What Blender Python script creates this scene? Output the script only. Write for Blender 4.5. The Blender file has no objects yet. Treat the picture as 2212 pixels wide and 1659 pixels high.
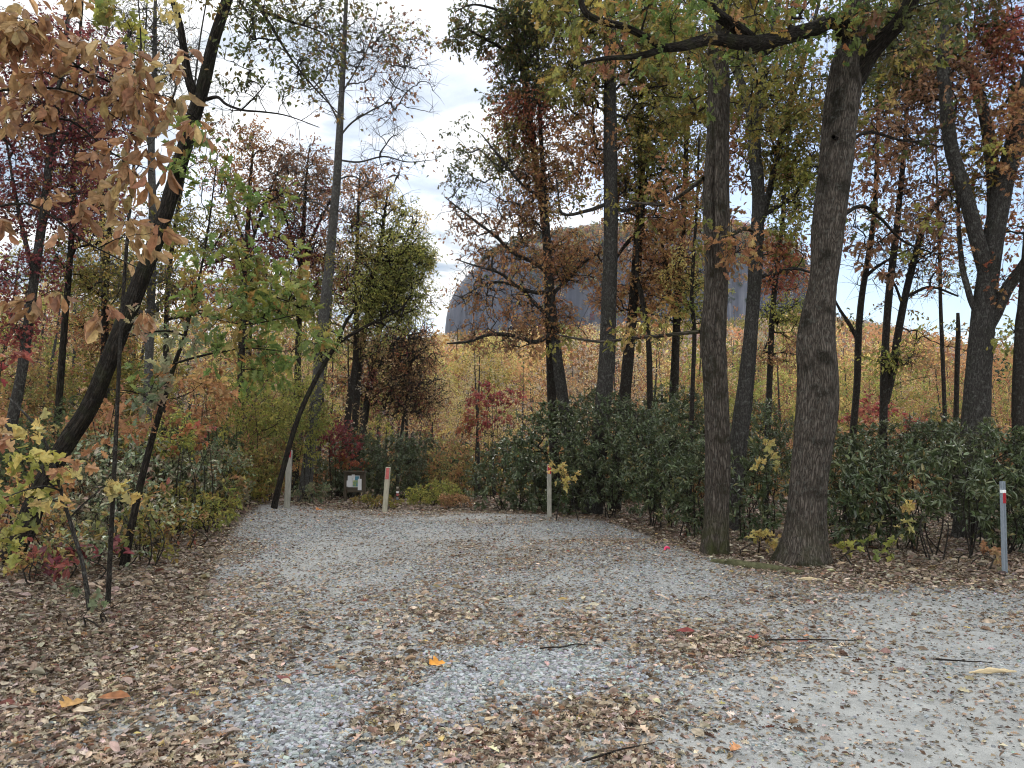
import bpy, math, random
import numpy as np
from mathutils import Vector

# ------------------------------------------------------------------ camera, world, sun, exposure
sc = bpy.context.scene
COL = sc.collection
FPX = 1640.0                       # focal length in units of a 2212 x 1659 picture
PITCH = math.radians(4.6)
CAMZ = 1.6
cam = bpy.data.cameras.new('camera')
cam.sensor_fit = 'HORIZONTAL'
cam.sensor_width = 36.0
cam.lens = 36.0 * FPX / 2212.0
cam.clip_start = 0.05
cam.clip_end = 6000
camo = bpy.data.objects.new('camera', cam)
COL.objects.link(camo)
camo.location = (0, 0, CAMZ)
camo.rotation_euler = (math.radians(90) + PITCH, 0, 0)
sc.camera = camo

SUN_EL, SUN_AZ = math.radians(44), math.radians(-14)      # ahead, a little to the left, behind cloud
sc.view_settings.view_transform = 'Standard'
sc.view_settings.look = 'None'
sc.view_settings.gamma = 1
sc.view_settings.use_curve_mapping = False
sc.view_settings.exposure = 0.85
sc.cycles.max_bounces = 6
sc.cycles.diffuse_bounces = 2
sc.cycles.glossy_bounces = 2
sc.cycles.transmission_bounces = 3
sc.cycles.use_denoising = True
sc.cycles.filter_width = 1.1
sc.cycles.use_adaptive_sampling = True
sc.cycles.adaptive_threshold = 0.02

wd = bpy.data.worlds.new('World')
sc.world = wd
wd.use_nodes = True


def nodes_of(tree):
    tree.nodes.clear()
    def n(t, **kw):
        x = tree.nodes.new(t)
        for k, v in kw.items():
            if k == 'inp':
                for i, val in v.items():
                    x.inputs[i].default_value = val
            else:
                setattr(x, k, v)
        return x
    def l(a, b):
        tree.links.new(a, b)
    return n, l


def ramp(n, stops, interp='LINEAR'):
    r = n('ShaderNodeValToRGB')
    r.color_ramp.interpolation = interp
    e = r.color_ramp.elements
    while len(e) > len(stops):
        e.remove(e[-1])
    while len(e) < len(stops):
        e.new(0.5)
    for k, (p, c) in enumerate(stops):
        e[k].position = p
        if not hasattr(c, '__len__'):
            c = (c, c, c)
        e[k].color = (*c, 1)
    return r


def build_world():
    n, l = nodes_of(wd.node_tree)
    out = n('ShaderNodeOutputWorld')
    bg = n('ShaderNodeBackground', inp={1: 0.1})
    sky = n('ShaderNodeTexSky', sky_type='NISHITA', sun_disc=False, sun_elevation=SUN_EL, sun_rotation=SUN_AZ)
    sky.air_density = 1.0
    sky.dust_density = 1.0
    tc = n('ShaderNodeTexCoord')
    sep = n('ShaderNodeSeparateXYZ')
    l(tc.outputs['Generated'], sep.inputs[0])
    zz = n('ShaderNodeMath', operation='MAXIMUM', inp={1: 0.0})
    l(sep.outputs[2], zz.inputs[0])
    za = n('ShaderNodeMath', operation='ADD', inp={1: 0.16})
    l(zz.outputs[0], za.inputs[0])
    dx = n('ShaderNodeMath', operation='DIVIDE')
    dy = n('ShaderNodeMath', operation='DIVIDE')
    l(sep.outputs[0], dx.inputs[0]); l(za.outputs[0], dx.inputs[1])
    l(sep.outputs[1], dy.inputs[0]); l(za.outputs[0], dy.inputs[1])
    comb = n('ShaderNodeCombineXYZ')
    l(dx.outputs[0], comb.inputs[0]); l(dy.outputs[0], comb.inputs[1])
    mp = n('ShaderNodeMapping', inp={1: (3.1, 0.7, 0.0), 3: (1.0, 1.25, 1.0)})
    l(comb.outputs[0], mp.inputs[0])
    nz = n('ShaderNodeTexNoise', inp={'Scale': 1.15, 'Detail': 9.0, 'Roughness': 0.56, 'Distortion': 0.25})
    l(mp.outputs[0], nz.inputs['Vector'])
    # the cloud bank thins out towards the right (east)
    sl = n('ShaderNodeMath', operation='MULTIPLY', inp={1: -0.42})
    l(sep.outputs[0], sl.inputs[0])
    ad = n('ShaderNodeMath', operation='ADD')
    l(nz.outputs[0], ad.inputs[0]); l(sl.outputs[0], ad.inputs[1])
    cover = ramp(n, [(0.42, 0.0), (0.53, 0.7), (0.64, 1.0)])
    l(ad.outputs[0], cover.inputs[0])
    # lit and grey parts of the cloud
    nz2 = n('ShaderNodeTexNoise', inp={'Scale': 2.3, 'Detail': 6.0, 'Roughness': 0.5, 'Distortion': 0.4})
    l(mp.outputs[0], nz2.inputs['Vector'])
    shade = ramp(n, [(0.36, (2.3, 3.0, 3.9)), (0.45, (3.8, 4.3, 4.9)), (0.54, (7.8, 7.9, 7.9))])
    l(nz2.outputs[0], shade.inputs[0])
    mx = n('ShaderNodeMix', data_type='RGBA')
    l(cover.outputs[0], mx.inputs[0])
    l(sky.outputs[0], mx.inputs[6])
    l(shade.outputs[0], mx.inputs[7])
    # unseen brighter cloud added overhead and behind to light the ground; broken cloud ahead
    hi = n('ShaderNodeMapRange', interpolation_type='SMOOTHSTEP', inp={1: 0.40, 2: 0.72, 3: 0.0, 4: 1.0})
    l(sep.outputs[2], hi.inputs[0])
    bk = n('ShaderNodeMapRange', interpolation_type='SMOOTHSTEP', inp={1: 0.25, 2: -0.35, 3: 0.0, 4: 1.0})
    l(sep.outputs[1], bk.inputs[0])
    mxm = n('ShaderNodeMath', operation='MAXIMUM')
    l(hi.outputs[0], mxm.inputs[0]); l(bk.outputs[0], mxm.inputs[1])
    up = n('ShaderNodeMix', data_type='RGBA', inp={7: (11.0, 11.2, 11.4, 1)})
    l(mxm.outputs[0], up.inputs[0]); l(mx.outputs[2], up.inputs[6])
    mx = up
    l(mx.outputs[2], bg.inputs[0])
    l(bg.outputs[0], out.inputs[0])


build_world()
sun = bpy.data.lights.new('sun', 'SUN')
sun.energy = 1.5
sun.angle = math.radians(30)
sun.color = (1.0, 0.96, 0.9)
suno = bpy.data.objects.new('sun', sun)
COL.objects.link(suno)
sd = Vector((math.sin(SUN_AZ) * math.cos(SUN_EL), math.cos(SUN_AZ) * math.cos(SUN_EL), math.sin(SUN_EL)))
suno.rotation_euler = (-sd).to_track_quat('-Z', 'Y').to_euler()

# ------------------------------------------------------------------ helpers
R = np.random.default_rng(7)
random.seed(7)


def sstep(a, b, x):
    t = np.clip((np.asarray(x, float) - a) / (b - a), 0, 1)
    return t * t * (3 - 2 * t)


def lattice(seed, size=64):
    return np.random.default_rng(seed).random((size, size))


_LAT = [lattice(s) for s in range(12)]


def vnoise(u, v, k=0):
    """smooth value noise in -1..1, periodic over 64"""
    L = _LAT[k % 12]
    u = np.asarray(u, float); v = np.asarray(v, float)
    iu = np.floor(u).astype(int); iv = np.floor(v).astype(int)
    fu = u - iu; fv = v - iv
    fu = fu * fu * (3 - 2 * fu); fv = fv * fv * (3 - 2 * fv)
    a = L[iu % 64, iv % 64]; b = L[(iu + 1) % 64, iv % 64]
    c = L[iu % 64, (iv + 1) % 64]; d = L[(iu + 1) % 64, (iv + 1) % 64]
    return 2 * ((a * (1 - fu) + b * fu) * (1 - fv) + (c * (1 - fu) + d * fu) * fv) - 1


def fbm(x, y, k=0, o=4):
    s = 0; a = 1.0; t = 0
    for i in range(o):
        s = s + a * vnoise(x * 2 ** i + 13.7 * i, y * 2 ** i + 5.1 * i, k + i)
        t += a; a *= 0.5
    return s / t


_RX = [-1.2, -0.67, -0.52, -0.412, -0.388, -0.37, -0.315, -0.17, -0.065, 0.05, 0.12, 0.24, 0.30, 0.384, 0.48, 0.674, 1.2, 3]
_YM = [3.6, 4.9, 5.7, 6.9, 9.75, 13.0, 17.2, 18.5, 17.8, 16.6, 15.3, 11.2, 10.0, 9.5, 9.0, 8.5, 8.2, 8.0]


def lot_mask(x, y):
    x = np.asarray(x, float); y = np.asarray(y, float)
    rx = x / np.maximum(y, 0.8)
    ym = np.interp(rx, _RX, _YM)
    m = 1 - sstep(-0.5, 0.5, y - ym + 0.35 * fbm(x * 0.9, y * 0.9, 3))
    near = sstep(-5, 1.5, y)
    side = 1 - sstep(0, 3, -x - 4.2)
    return m * near + (1 - near) * side


_ERX = [-2, -0.9, -0.5, -0.3, -0.09, 0.1, 0.3, 0.39, 0.45, 0.52, 0.594, 0.67, 0.9, 2]
_ETA = [0.05, 0.06, 0.08, 0.105, 0.131, 0.145, 0.155, 0.166, 0.156, 0.144, 0.124, 0.112, 0.08, 0.05]


def gh(x, y):
    """height of the ground"""
    x = np.asarray(x, float); y = np.asarray(y, float)
    z = -1.3 * sstep(19, 48, y)
    z = z + 0.30 * np.exp(-((x + 5.6) ** 2 / 2.6 + (y - 16.6) ** 2 / 8))
    z = z + 0.10 * np.exp(-((x - 0.8) ** 2 / 8 + (y - 16.2) ** 2 / 4))
    z = z + 0.16 * sstep(0.0, 2.5, -x - 1.9 - 0.16 * y) * sstep(1, 4, y)
    z = z + 0.035 * fbm(x * 0.35, y * 0.35, 1) + 0.016 * vnoise(x * 1.7, y * 1.7, 5)
    yy = np.maximum(y, 1.0)
    e = np.interp(np.clip(x / yy, -2, 2), _ERX, _ETA)
    t = np.clip((y - 75) / (850 - 75), 0, 1.0)
    z = z + 850 * e * t ** 1.2
    z = z + sstep(70, 260, y) * sstep(900, 600, y) * (13 * fbm(x * 0.009, y * 0.007, 2) + 2)
    z = z - 0.12 * np.maximum(y - 900, 0)
    return z


def ray(px, py):
    a = (px - 1106.0) / FPX; b = (829.5 - py) / FPX
    c, s = math.cos(PITCH), math.sin(PITCH)
    return np.array([a, c - b * s, s + b * c])


def P(px, py, Y):
    d = ray(px, py)
    return np.array([0, 0, CAMZ]) + d * (Y / d[1])


def G(px, py):
    d = ray(px, py)
    Y = min(60.0, CAMZ / max(-d[2], 1e-3) * d[1])
    for _ in range(30):
        p = P(px, py, Y)
        z = float(gh(p[0], p[1]))
        Yn = min(60.0, (CAMZ - z) / max(-d[2] / d[1], 1e-3))
        Y = 0.5 * Y + 0.5 * Yn
    p = P(px, py, Y)
    p[2] = float(gh(p[0], p[1]))
    return p


class Buf:
    def __init__(s):
        s.v = []; s.lt = []; s.li = []; s.c = []; s.m = []; s.b = []; s.n = 0; s.sm = []

    def add(s, v, lens, idx, col=None, mat=0, buv=None, smooth=True):
        v = np.asarray(v, np.float32).reshape(-1, 3)
        k = len(v)
        s.v.append(v)
        s.lt.append(np.asarray(lens, np.int32))
        s.li.append(np.asarray(idx, np.int32) + s.n)
        if col is None:
            col = (0.5, 0.5, 0.5)
        col = np.asarray(col, np.float32)
        s.c.append(np.broadcast_to(col, (k, 3)))
        s.b.append(np.zeros((k, 3), np.float32) if buv is None else np.asarray(buv, np.float32))
        s.m.append(np.full(len(lens), mat, np.int32))
        s.sm.append(np.full(len(lens), smooth, bool))
        s.n += k

    def build(s, name, mats, parent=None):
        me = bpy.data.meshes.new(name)
        v = np.concatenate(s.v); lt = np.concatenate(s.lt); li = np.concatenate(s.li)
        me.vertices.add(len(v)); me.vertices.foreach_set('co', v.ravel())
        me.loops.add(len(li)); me.loops.foreach_set('vertex_index', li)
        me.polygons.add(len(lt))
        st = np.zeros(len(lt), np.int32); st[1:] = np.cumsum(lt)[:-1]
        me.polygons.foreach_set('loop_start', st)
        me.polygons.foreach_set('material_index', np.concatenate(s.m))
        me.polygons.foreach_set('use_smooth', np.concatenate(s.sm))
        me.update(calc_edges=True)
        ca = me.attributes.new('tint', 'FLOAT_COLOR', 'POINT')
        c4 = np.ones((len(v), 4), np.float32); c4[:, :3] = np.concatenate(s.c)
        ca.data.foreach_set('color', c4.ravel())
        ba = me.attributes.new('bark', 'FLOAT_VECTOR', 'POINT')
        ba.data.foreach_set('vector', np.concatenate(s.b).ravel())
        for m in (mats if isinstance(mats, (list, tuple)) else [mats]):
            me.materials.append(m)
        o = bpy.data.objects.new(name, me)
        COL.objects.link(o)
        if parent is not None:
            o.parent = parent
            o.matrix_parent_inverse.identity()
            loc = parent.location
            if loc.length > 0:
                me.transform(__import__('mathutils').Matrix.Translation(-loc))
        return o


def box(b, lo, hi, col=None, mat=0):
    x0, y0, z0 = lo; x1, y1, z1 = hi
    v = [(x0, y0, z0), (x1, y0, z0), (x1, y1, z0), (x0, y1, z0), (x0, y0, z1), (x1, y0, z1), (x1, y1, z1), (x0, y1, z1)]
    f = [0, 3, 2, 1, 4, 5, 6, 7, 0, 1, 5, 4, 1, 2, 6, 5, 2, 3, 7, 6, 3, 0, 4, 7]
    b.add(v, [4] * 6, f, col, mat, smooth=False)


def tag(o, label=None, cat=None, group=None, kind=None):
    if label: o['label'] = label
    if cat: o['category'] = cat
    if group: o['group'] = group
    if kind: o['kind'] = kind
    return o


def empty(name, loc):
    o = bpy.data.objects.new(name, None)
    o.empty_display_size = 0.3
    COL.objects.link(o)
    o.location = loc
    return o


def unit(v):
    v = np.asarray(v, float)
    return v / np.maximum(np.linalg.norm(v, axis=-1, keepdims=True), 1e-9)


def spline(pts, step):
    """Catmull-Rom through rows of pts (any columns; the first three are position), resampled at about step"""
    p = np.asarray(pts, float)
    if len(p) < 3:
        n = max(2, int(np.linalg.norm(p[-1, :3] - p[0, :3]) / step) + 1)
        t = np.linspace(0, 1, n)[:, None]
        return p[0] * (1 - t) + p[-1] * t
    q = np.vstack([2 * p[0] - p[1], p, 2 * p[-1] - p[-2]])
    out = []
    for i in range(1, len(q) - 2):
        L = np.linalg.norm(q[i + 1, :3] - q[i, :3])
        n = max(2, int(L / step) + 1)
        t = np.linspace(0, 1, n, endpoint=False)[:, None]
        a, b, c, d = q[i - 1], q[i], q[i + 1], q[i + 2]
        out.append(0.5 * (2 * b + (c - a) * t + (2 * a - 5 * b + 4 * c - d) * t ** 2 + (3 * b - a - 3 * c + d) * t ** 3))
    out.append(p[-1:])
    return np.vstack(out)


def frames(p):
    t = np.gradient(p, axis=0)
    t = unit(t)
    n = np.zeros_like(p)
    a = np.array([0, 1, 0.0]) if abs(t[0][1]) < 0.9 else np.array([1, 0, 0.0])
    n0 = unit(np.cross(t[0], a))
    for i in range(len(p)):
        n0 = unit(n0 - t[i] * np.dot(n0, t[i]))
        n[i] = n0
    return t, n, np.cross(t, n)


def tube(b, pts, rad, sides=8, disp=None, col=None, mat=0, cap=True):
    """a tapering tube along pts; disp(theta, s, r) gives a radius factor"""
    p = np.asarray(pts, float); rad = np.asarray(rad, float)
    t, n, bi = frames(p)
    th = np.linspace(0, 2 * math.pi, sides, endpoint=False)
    s = np.concatenate([[0], np.cumsum(np.linalg.norm(np.diff(p, axis=0), axis=1))])
    TH, S = np.meshgrid(th, s)
    RR = np.repeat(rad[:, None], sides, 1)
    D = RR if disp is None else RR * disp(TH, S, RR)
    v = p[:, None, :] + D[..., None] * (np.cos(TH)[..., None] * n[:, None, :] + np.sin(TH)[..., None] * bi[:, None, :])
    buv = np.stack([np.cos(TH) * RR, np.sin(TH) * RR, S], -1).reshape(-1, 3)
    m = len(p)
    i = np.arange(m - 1)[:, None] * sides; j = np.arange(sides)[None, :]; jn = (j + 1) % sides
    f = np.stack([i + j, i + jn, i + sides + jn, i + sides + j], -1).reshape(-1)
    lens = [4] * ((m - 1) * sides)
    if cap:
        f = np.concatenate([f, np.arange(sides) + (m - 1) * sides])
        lens = lens + [sides]
    b.add(v.reshape(-1, 3), lens, f, col, mat, buv)


def tubes(b, paths, rad, sides=4, col=None, mat=0):
    """many equal-length thin tubes at once: paths (N,K,3), rad (N,K)"""
    paths = np.asarray(paths, float); N, K, _ = paths.shape
    if N == 0:
        return
    t = unit(np.gradient(paths, axis=1))
    ref = np.tile(np.array([0.31, 0.85, 0.42]), (N, 1))
    ref[np.abs((unit(paths[:, -1] - paths[:, 0]) * unit(ref)).sum(1)) > 0.9] = (0.9, -0.2, 0.3)
    n = unit(np.cross(t, ref[:, None, :]))
    bi = np.cross(t, n)
    th = np.linspace(0, 2 * math.pi, sides, endpoint=False)
    c = np.cos(th); s = np.sin(th)
    v = paths[:, :, None, :] + rad[:, :, None, None] * (c[None, None, :, None] * n[:, :, None, :] + s[None, None, :, None] * bi[:, :, None, :])
    base = (np.arange(N) * K * sides)[:, None, None] + (np.arange(K - 1) * sides)[None, :, None]
    j = np.arange(sides)[None, None, :]; jn = (j + 1) % sides
    f = np.stack([base + j, base + jn, base + sides + jn, base + sides + j], -1).reshape(-1)
    L = np.cumsum(np.linalg.norm(np.diff(paths, axis=1, prepend=paths[:, :1]), axis=2), axis=1)
    buv = np.stack([c[None, None, :] * rad[..., None], s[None, None, :] * rad[..., None], np.repeat(L[..., None], sides, 2)], -1)
    b.add(v.reshape(-1, 3), [4] * (N * (K - 1) * sides), f, col, mat, buv.reshape(-1, 3))


# ------------------------------------------------------------------ leaves
def _half(outline, lift):
    up = [(x, y, abs(y) * lift) for x, y in outline]
    dn = [(x, -y, abs(y) * lift) for x, y in outline]
    n = len(outline)
    v = [(0, 0, 0)] + up + [(1, 0, 0)] + dn
    fa = [0] + list(range(1, n + 1)) + [n + 1]
    fb = [0, n + 1] + list(range(2 * n + 1, n + 1, -1))
    v = np.array(v, float)
    v[:, 2] -= 0.22 * v[:, 0] ** 2           # droop towards the tip
    return v, [fa[::-1], fb[::-1]]


LEAF = {
    'quad': _half([(0.5, 0.27)], 0.3),
    'oval': _half([(0.25, 0.2), (0.62, 0.24)], 0.25),
    'lance': _half([(0.3, 0.13), (0.65, 0.14)], 0.3),
    'big': _half([(0.15, 0.10), (0.4, 0.18), (0.65, 0.215), (0.86, 0.12)], 0.35),
    'oak': _half([(0.12, 0.05), (0.24, 0.19), (0.34, 0.09), (0.48, 0.30), (0.58, 0.12), (0.74, 0.28), (0.84, 0.09)], 0.25),
}
_mp = [(0, 0.0), (0.1, 0.32), (0.3, 0.22), (0.36, 0.50), (0.55, 0.36), (0.62, 0.16), (0.82, 0.2), (1.0, 0)]
LEAF['maple'] = _half(_mp[1:-1], 0.18)
LAREA = {}
for _k, (_v, _f) in LEAF.items():
    a = 0
    for f in _f:
        q = _v[f][:, :2]
        a += 0.5 * abs(np.dot(q[:, 0], np.roll(q[:, 1], 1)) - np.dot(q[:, 1], np.roll(q[:, 0], 1)))
    LAREA[_k] = a


def leaves(b, shape, pos, dirs, nrm, size, col, mat=1, curl=None):
    tv, tf = LEAF[shape]
    N = len(pos); K = len(tv)
    if N == 0:
        return
    x = unit(dirs)
    z = unit(nrm - x * (nrm * x).sum(1, keepdims=True))
    y = np.cross(z, x)
    T = np.broadcast_to(tv[None], (N, K, 3)).copy()
    if curl is not None:
        T[:, :, 2] += curl[:, None] * (T[:, :, 0] - 0.4) ** 2 + np.abs(curl[:, None]) * 0.8 * np.abs(T[:, :, 1])
    T = T * np.asarray(size)[:, None, None]
    v = pos[:, None, :] + T[..., :1] * x[:, None] + T[..., 1:2] * y[:, None] + T[..., 2:3] * z[:, None]
    lens = np.tile([len(f) for f in tf], N)
    fi = np.concatenate([np.asarray(f) for f in tf])
    idx = (np.arange(N)[:, None] * K + fi[None]).reshape(-1)
    b.add(v.reshape(-1, 3), lens, idx, np.repeat(col, K, 0), mat, smooth=False)


PAL = {   # leaf colours (linear) with weights
    'olive':   [((0.155, 0.135, 0.025), 4), ((0.10, 0.115, 0.025), 3), ((0.24, 0.13, 0.03), 2), ((0.22, 0.20, 0.035), 2)],
    'oakgreen': [((0.085, 0.13, 0.03), 4), ((0.13, 0.17, 0.035), 3), ((0.20, 0.18, 0.03), 2), ((0.27, 0.12, 0.03), 1)],
    'darkoak': [((0.05, 0.065, 0.02), 4), ((0.08, 0.09, 0.022), 3), ((0.14, 0.085, 0.025), 2)],
    'rust':    [((0.26, 0.12, 0.05), 4), ((0.32, 0.165, 0.06), 3), ((0.19, 0.085, 0.04), 2), ((0.30, 0.22, 0.06), 1.3)],
    'brown':   [((0.18, 0.09, 0.045), 4), ((0.25, 0.13, 0.06), 3), ((0.13, 0.07, 0.04), 2)],
    'tan':     [((0.29, 0.165, 0.075), 4), ((0.23, 0.115, 0.048), 4), ((0.18, 0.08, 0.038), 3), ((0.34, 0.25, 0.10), 2)],
    'maroon':  [((0.15, 0.03, 0.035), 4), ((0.10, 0.025, 0.03), 3), ((0.22, 0.06, 0.045), 2), ((0.25, 0.16, 0.04), 1)],
    'red':     [((0.20, 0.035, 0.035), 4), ((0.15, 0.03, 0.03), 3), ((0.26, 0.09, 0.05), 3)],
    'grey':    [((0.26, 0.22, 0.19), 3), ((0.20, 0.16, 0.14), 2), ((0.29, 0.22, 0.15), 2)],
    'straw':   [((0.42, 0.31, 0.15), 3), ((0.36, 0.25, 0.12), 3), ((0.46, 0.37, 0.16), 2), ((0.33, 0.20, 0.11), 2)],
    'redor':   [((0.24, 0.06, 0.035), 4), ((0.27, 0.11, 0.035), 3), ((0.14, 0.10, 0.03), 2)],
    'yellow':  [((0.44, 0.34, 0.09), 4), ((0.40, 0.34, 0.11), 3), ((0.46, 0.29, 0.09), 2), ((0.28, 0.26, 0.08), 2)],
    'ygreen':  [((0.22, 0.22, 0.04), 4), ((0.16, 0.18, 0.035), 3), ((0.32, 0.28, 0.05), 3), ((0.10, 0.12, 0.03), 2)],
    'orange':  [((0.32, 0.165, 0.06), 4), ((0.36, 0.23, 0.075), 3), ((0.27, 0.115, 0.05), 2)],
    'mixed':   [((0.30, 0.17, 0.06), 3), ((0.20, 0.19, 0.05), 3), ((0.12, 0.14, 0.045), 3), ((0.22, 0.08, 0.045), 2), ((0.34, 0.26, 0.07), 1)],
    'pale':    [((0.11, 0.145, 0.075), 4), ((0.15, 0.17, 0.085), 3), ((0.19, 0.12, 0.08), 2), ((0.25, 0.23, 0.10), 1)],
    'rhodo':   [((0.072, 0.096, 0.045), 5), ((0.098, 0.125, 0.055), 3), ((0.11, 0.12, 0.045), 1.2), ((0.09, 0.065, 0.04), .5)],
    'rhodoy':  [((0.074, 0.098, 0.046), 5), ((0.10, 0.128, 0.056), 3), ((0.12, 0.13, 0.05), 1), ((0.26, 0.21, 0.07), 0.3)],
    'litter':  [((0.36, 0.285, 0.205), 4), ((0.25, 0.18, 0.12), 3), ((0.44, 0.36, 0.275), 3), ((0.12, 0.078, 0.052), 3), ((0.32, 0.265, 0.215), 3), ((0.27, 0.14, 0.07), 0.3), ((0.18, 0.07, 0.05), 0.2), ((0.38, 0.29, 0.11), 0.12)],
    'conifer': [((0.03, 0.05, 0.03), 3), ((0.045, 0.065, 0.035), 2)],
}


def pick(pal, n, rng, var=0.18):
    e = PAL[pal]
    w = np.array([x[1] for x in e], float); w /= w.sum()
    c = np.array([x[0] for x in e])[rng.choice(len(e), n, p=w)]
    if pal not in ('litter', 'rhodo', 'rhodoy'):
        c = 1.42 * (0.88 * c + 0.12 * c.mean(1, keepdims=True))
    c = c * (1 + var * rng.standard_normal((n, 1))) * (1 + 0.06 * rng.standard_normal((n, 3)))
    return np.clip(c, 0.008, 0.8)


def rdir(n, rng):
    return unit(rng.standard_normal((n, 3)))


# ------------------------------------------------------------------ materials
def material(name):
    m = bpy.data.materials.new(name)
    m.use_nodes = True
    n, l = nodes_of(m.node_tree)
    return m, n, l


def leaf_mat(name, trans=0.52, rough=0.5, spec=0.35):
    m, n, l = material(name)
    out = n('ShaderNodeOutputMaterial')
    at = n('ShaderNodeAttribute', attribute_name='tint')
    tc = n('ShaderNodeTexCoord')
    nz = n('ShaderNodeTexNoise', inp={'Scale': 28.0, 'Detail': 2.0})
    l(tc.outputs['Object'], nz.inputs['Vector'])
    hs = n('ShaderNodeHueSaturation')
    mr = n('ShaderNodeMapRange', inp={1: 0.3, 2: 0.7, 3: 0.7, 4: 1.3})
    l(nz.outputs[0], mr.inputs[0]); l(mr.outputs[0], hs.inputs['Value'])
    l(at.outputs['Color'], hs.inputs['Color'])
    p = n('ShaderNodeBsdfPrincipled', inp={'Roughness': rough, 'Specular IOR Level': spec})
    l(hs.outputs[0], p.inputs['Base Color'])
    if trans > 0:
        t = n('ShaderNodeBsdfTranslucent')
        l(hs.outputs[0], t.inputs[0])
        mx = n('ShaderNodeMixShader', inp={0: trans})
        l(p.outputs[0], mx.inputs[1]); l(t.outputs[0], mx.inputs[2])
        l(mx.outputs[0], out.inputs[0])
    else:
        l(p.outputs[0], out.inputs[0])
    return m


def bark_mat(name, dark, mid, light, moss=(0.05, 0.06, 0.02), mossy=0.3, lich=0.3, scale=1.0, base_moss=0.0):
    m, n, l = material(name)
    out = n('ShaderNodeOutputMaterial')
    p = n('ShaderNodeBsdfPrincipled', inp={'Roughness': 0.92, 'Specular IOR Level': 0.15})
    at = n('ShaderNodeAttribute', attribute_name='bark')
    mp = n('ShaderNodeMapping', inp={3: (1, 1, 0.14)})
    l(at.outputs['Vector'], mp.inputs[0])
    vo = n('ShaderNodeTexVoronoi', feature='DISTANCE_TO_EDGE', inp={'Scale': 34.0 * scale, 'Randomness': 1.0})
    wob = n('ShaderNodeTexNoise', inp={'Scale': 14.0 * scale, 'Detail': 3.0})
    l(mp.outputs[0], wob.inputs['Vector'])
    wadd = n('ShaderNodeMix', data_type='VECTOR', inp={0: 0.10})
    l(mp.outputs[0], wadd.inputs[4]); l(wob.outputs['Color'], wadd.inputs[5])
    l(wadd.outputs[1], vo.inputs['Vector'])
    fine = n('ShaderNodeTexNoise', inp={'Scale': 60.0 * scale, 'Detail': 5.0, 'Roughness': 0.65})
    l(mp.outputs[0], fine.inputs['Vector'])
    big = n('ShaderNodeTexNoise', inp={'Scale': 3.2, 'Detail': 4.0, 'Roughness': 0.6})
    l(at.outputs['Vector'], big.inputs['Vector'])
    crack = ramp(n, [(0.0, 0.12), (0.12, 0.6), (0.4, 1.0)])
    l(vo.outputs['Distance'], crack.inputs[0])
    mul = n('ShaderNodeMath', operation='MULTIPLY')
    l(crack.outputs[0], mul.inputs[0])
    fr = n('ShaderNodeMapRange', inp={1: 0.28, 2: 0.72, 3: 0.2, 4: 1.25})
    l(fine.outputs[0], fr.inputs[0]); l(fr.outputs[0], mul.inputs[1])
    cr = ramp(n, [(0.0, dark), (0.45, mid), (1.0, light)])
    l(mul.outputs[0], cr.inputs[0])
    # moss and lichen patches
    bm = ramp(n, [(0.5, 0.0), (0.64, 1.0)])
    l(big.outputs[0], bm.inputs[0])
    mm = n('ShaderNodeMath', operation='MULTIPLY', inp={1: mossy})
    l(bm.outputs[0], mm.inputs[0])
    m1 = n('ShaderNodeMix', data_type='RGBA', inp={7: (*moss, 1)})
    l(mm.outputs[0], m1.inputs[0]); l(cr.outputs[0], m1.inputs[6])
    ln = n('ShaderNodeTexNoise', inp={'Scale': 17.0, 'Detail': 5.0, 'Roughness': 0.7})
    l(at.outputs['Vector'], ln.inputs['Vector'])
    lr = ramp(n, [(0.53, 0.0), (0.72, 1.0)])
    l(ln.outputs[0], lr.inputs[0])
    lm = n('ShaderNodeMath', operation='MULTIPLY', inp={1: lich})
    l(lr.outputs[0], lm.inputs[0])
    m2 = n('ShaderNodeMix', data_type='RGBA', inp={7: (0.22, 0.23, 0.205, 1)})
    l(lm.outputs[0], m2.inputs[0]); l(m1.outputs[2], m2.inputs[6])
    last = m2.outputs[2]
    if base_moss > 0:
        sx = n('ShaderNodeSeparateXYZ')
        l(at.outputs['Vector'], sx.inputs[0])
        hm = n('ShaderNodeMapRange', inp={1: 0.25, 2: 0.85, 3: base_moss, 4: 0.0})
        l(sx.outputs[2], hm.inputs[0])
        bb = n('ShaderNodeTexNoise', inp={'Scale': 7.0, 'Detail': 4.0})
        l(at.outputs['Vector'], bb.inputs['Vector'])
        b2 = ramp(n, [(0.38, 0.0), (0.56, 1.0)])
        l(bb.outputs[0], b2.inputs[0])
        mu = n('ShaderNodeMath', operation='MULTIPLY')
        l(hm.outputs[0], mu.inputs[0]); l(b2.outputs[0], mu.inputs[1])
        m3 = n('ShaderNodeMix', data_type='RGBA', inp={7: (0.05, 0.055, 0.02, 1)})
        l(mu.outputs[0], m3.inputs[0]); l(last, m3.inputs[6])
        last = m3.outputs[2]
    l(last, p.inputs['Base Color'])
    bu = n('ShaderNodeBump', inp={'Strength': 1.0, 'Distance': 0.03})
    l(mul.outputs[0], bu.inputs['Height'])
    l(bu.outputs[0], p.inputs['Normal'])
    l(p.outputs[0], out.inputs[0])
    return m


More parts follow.
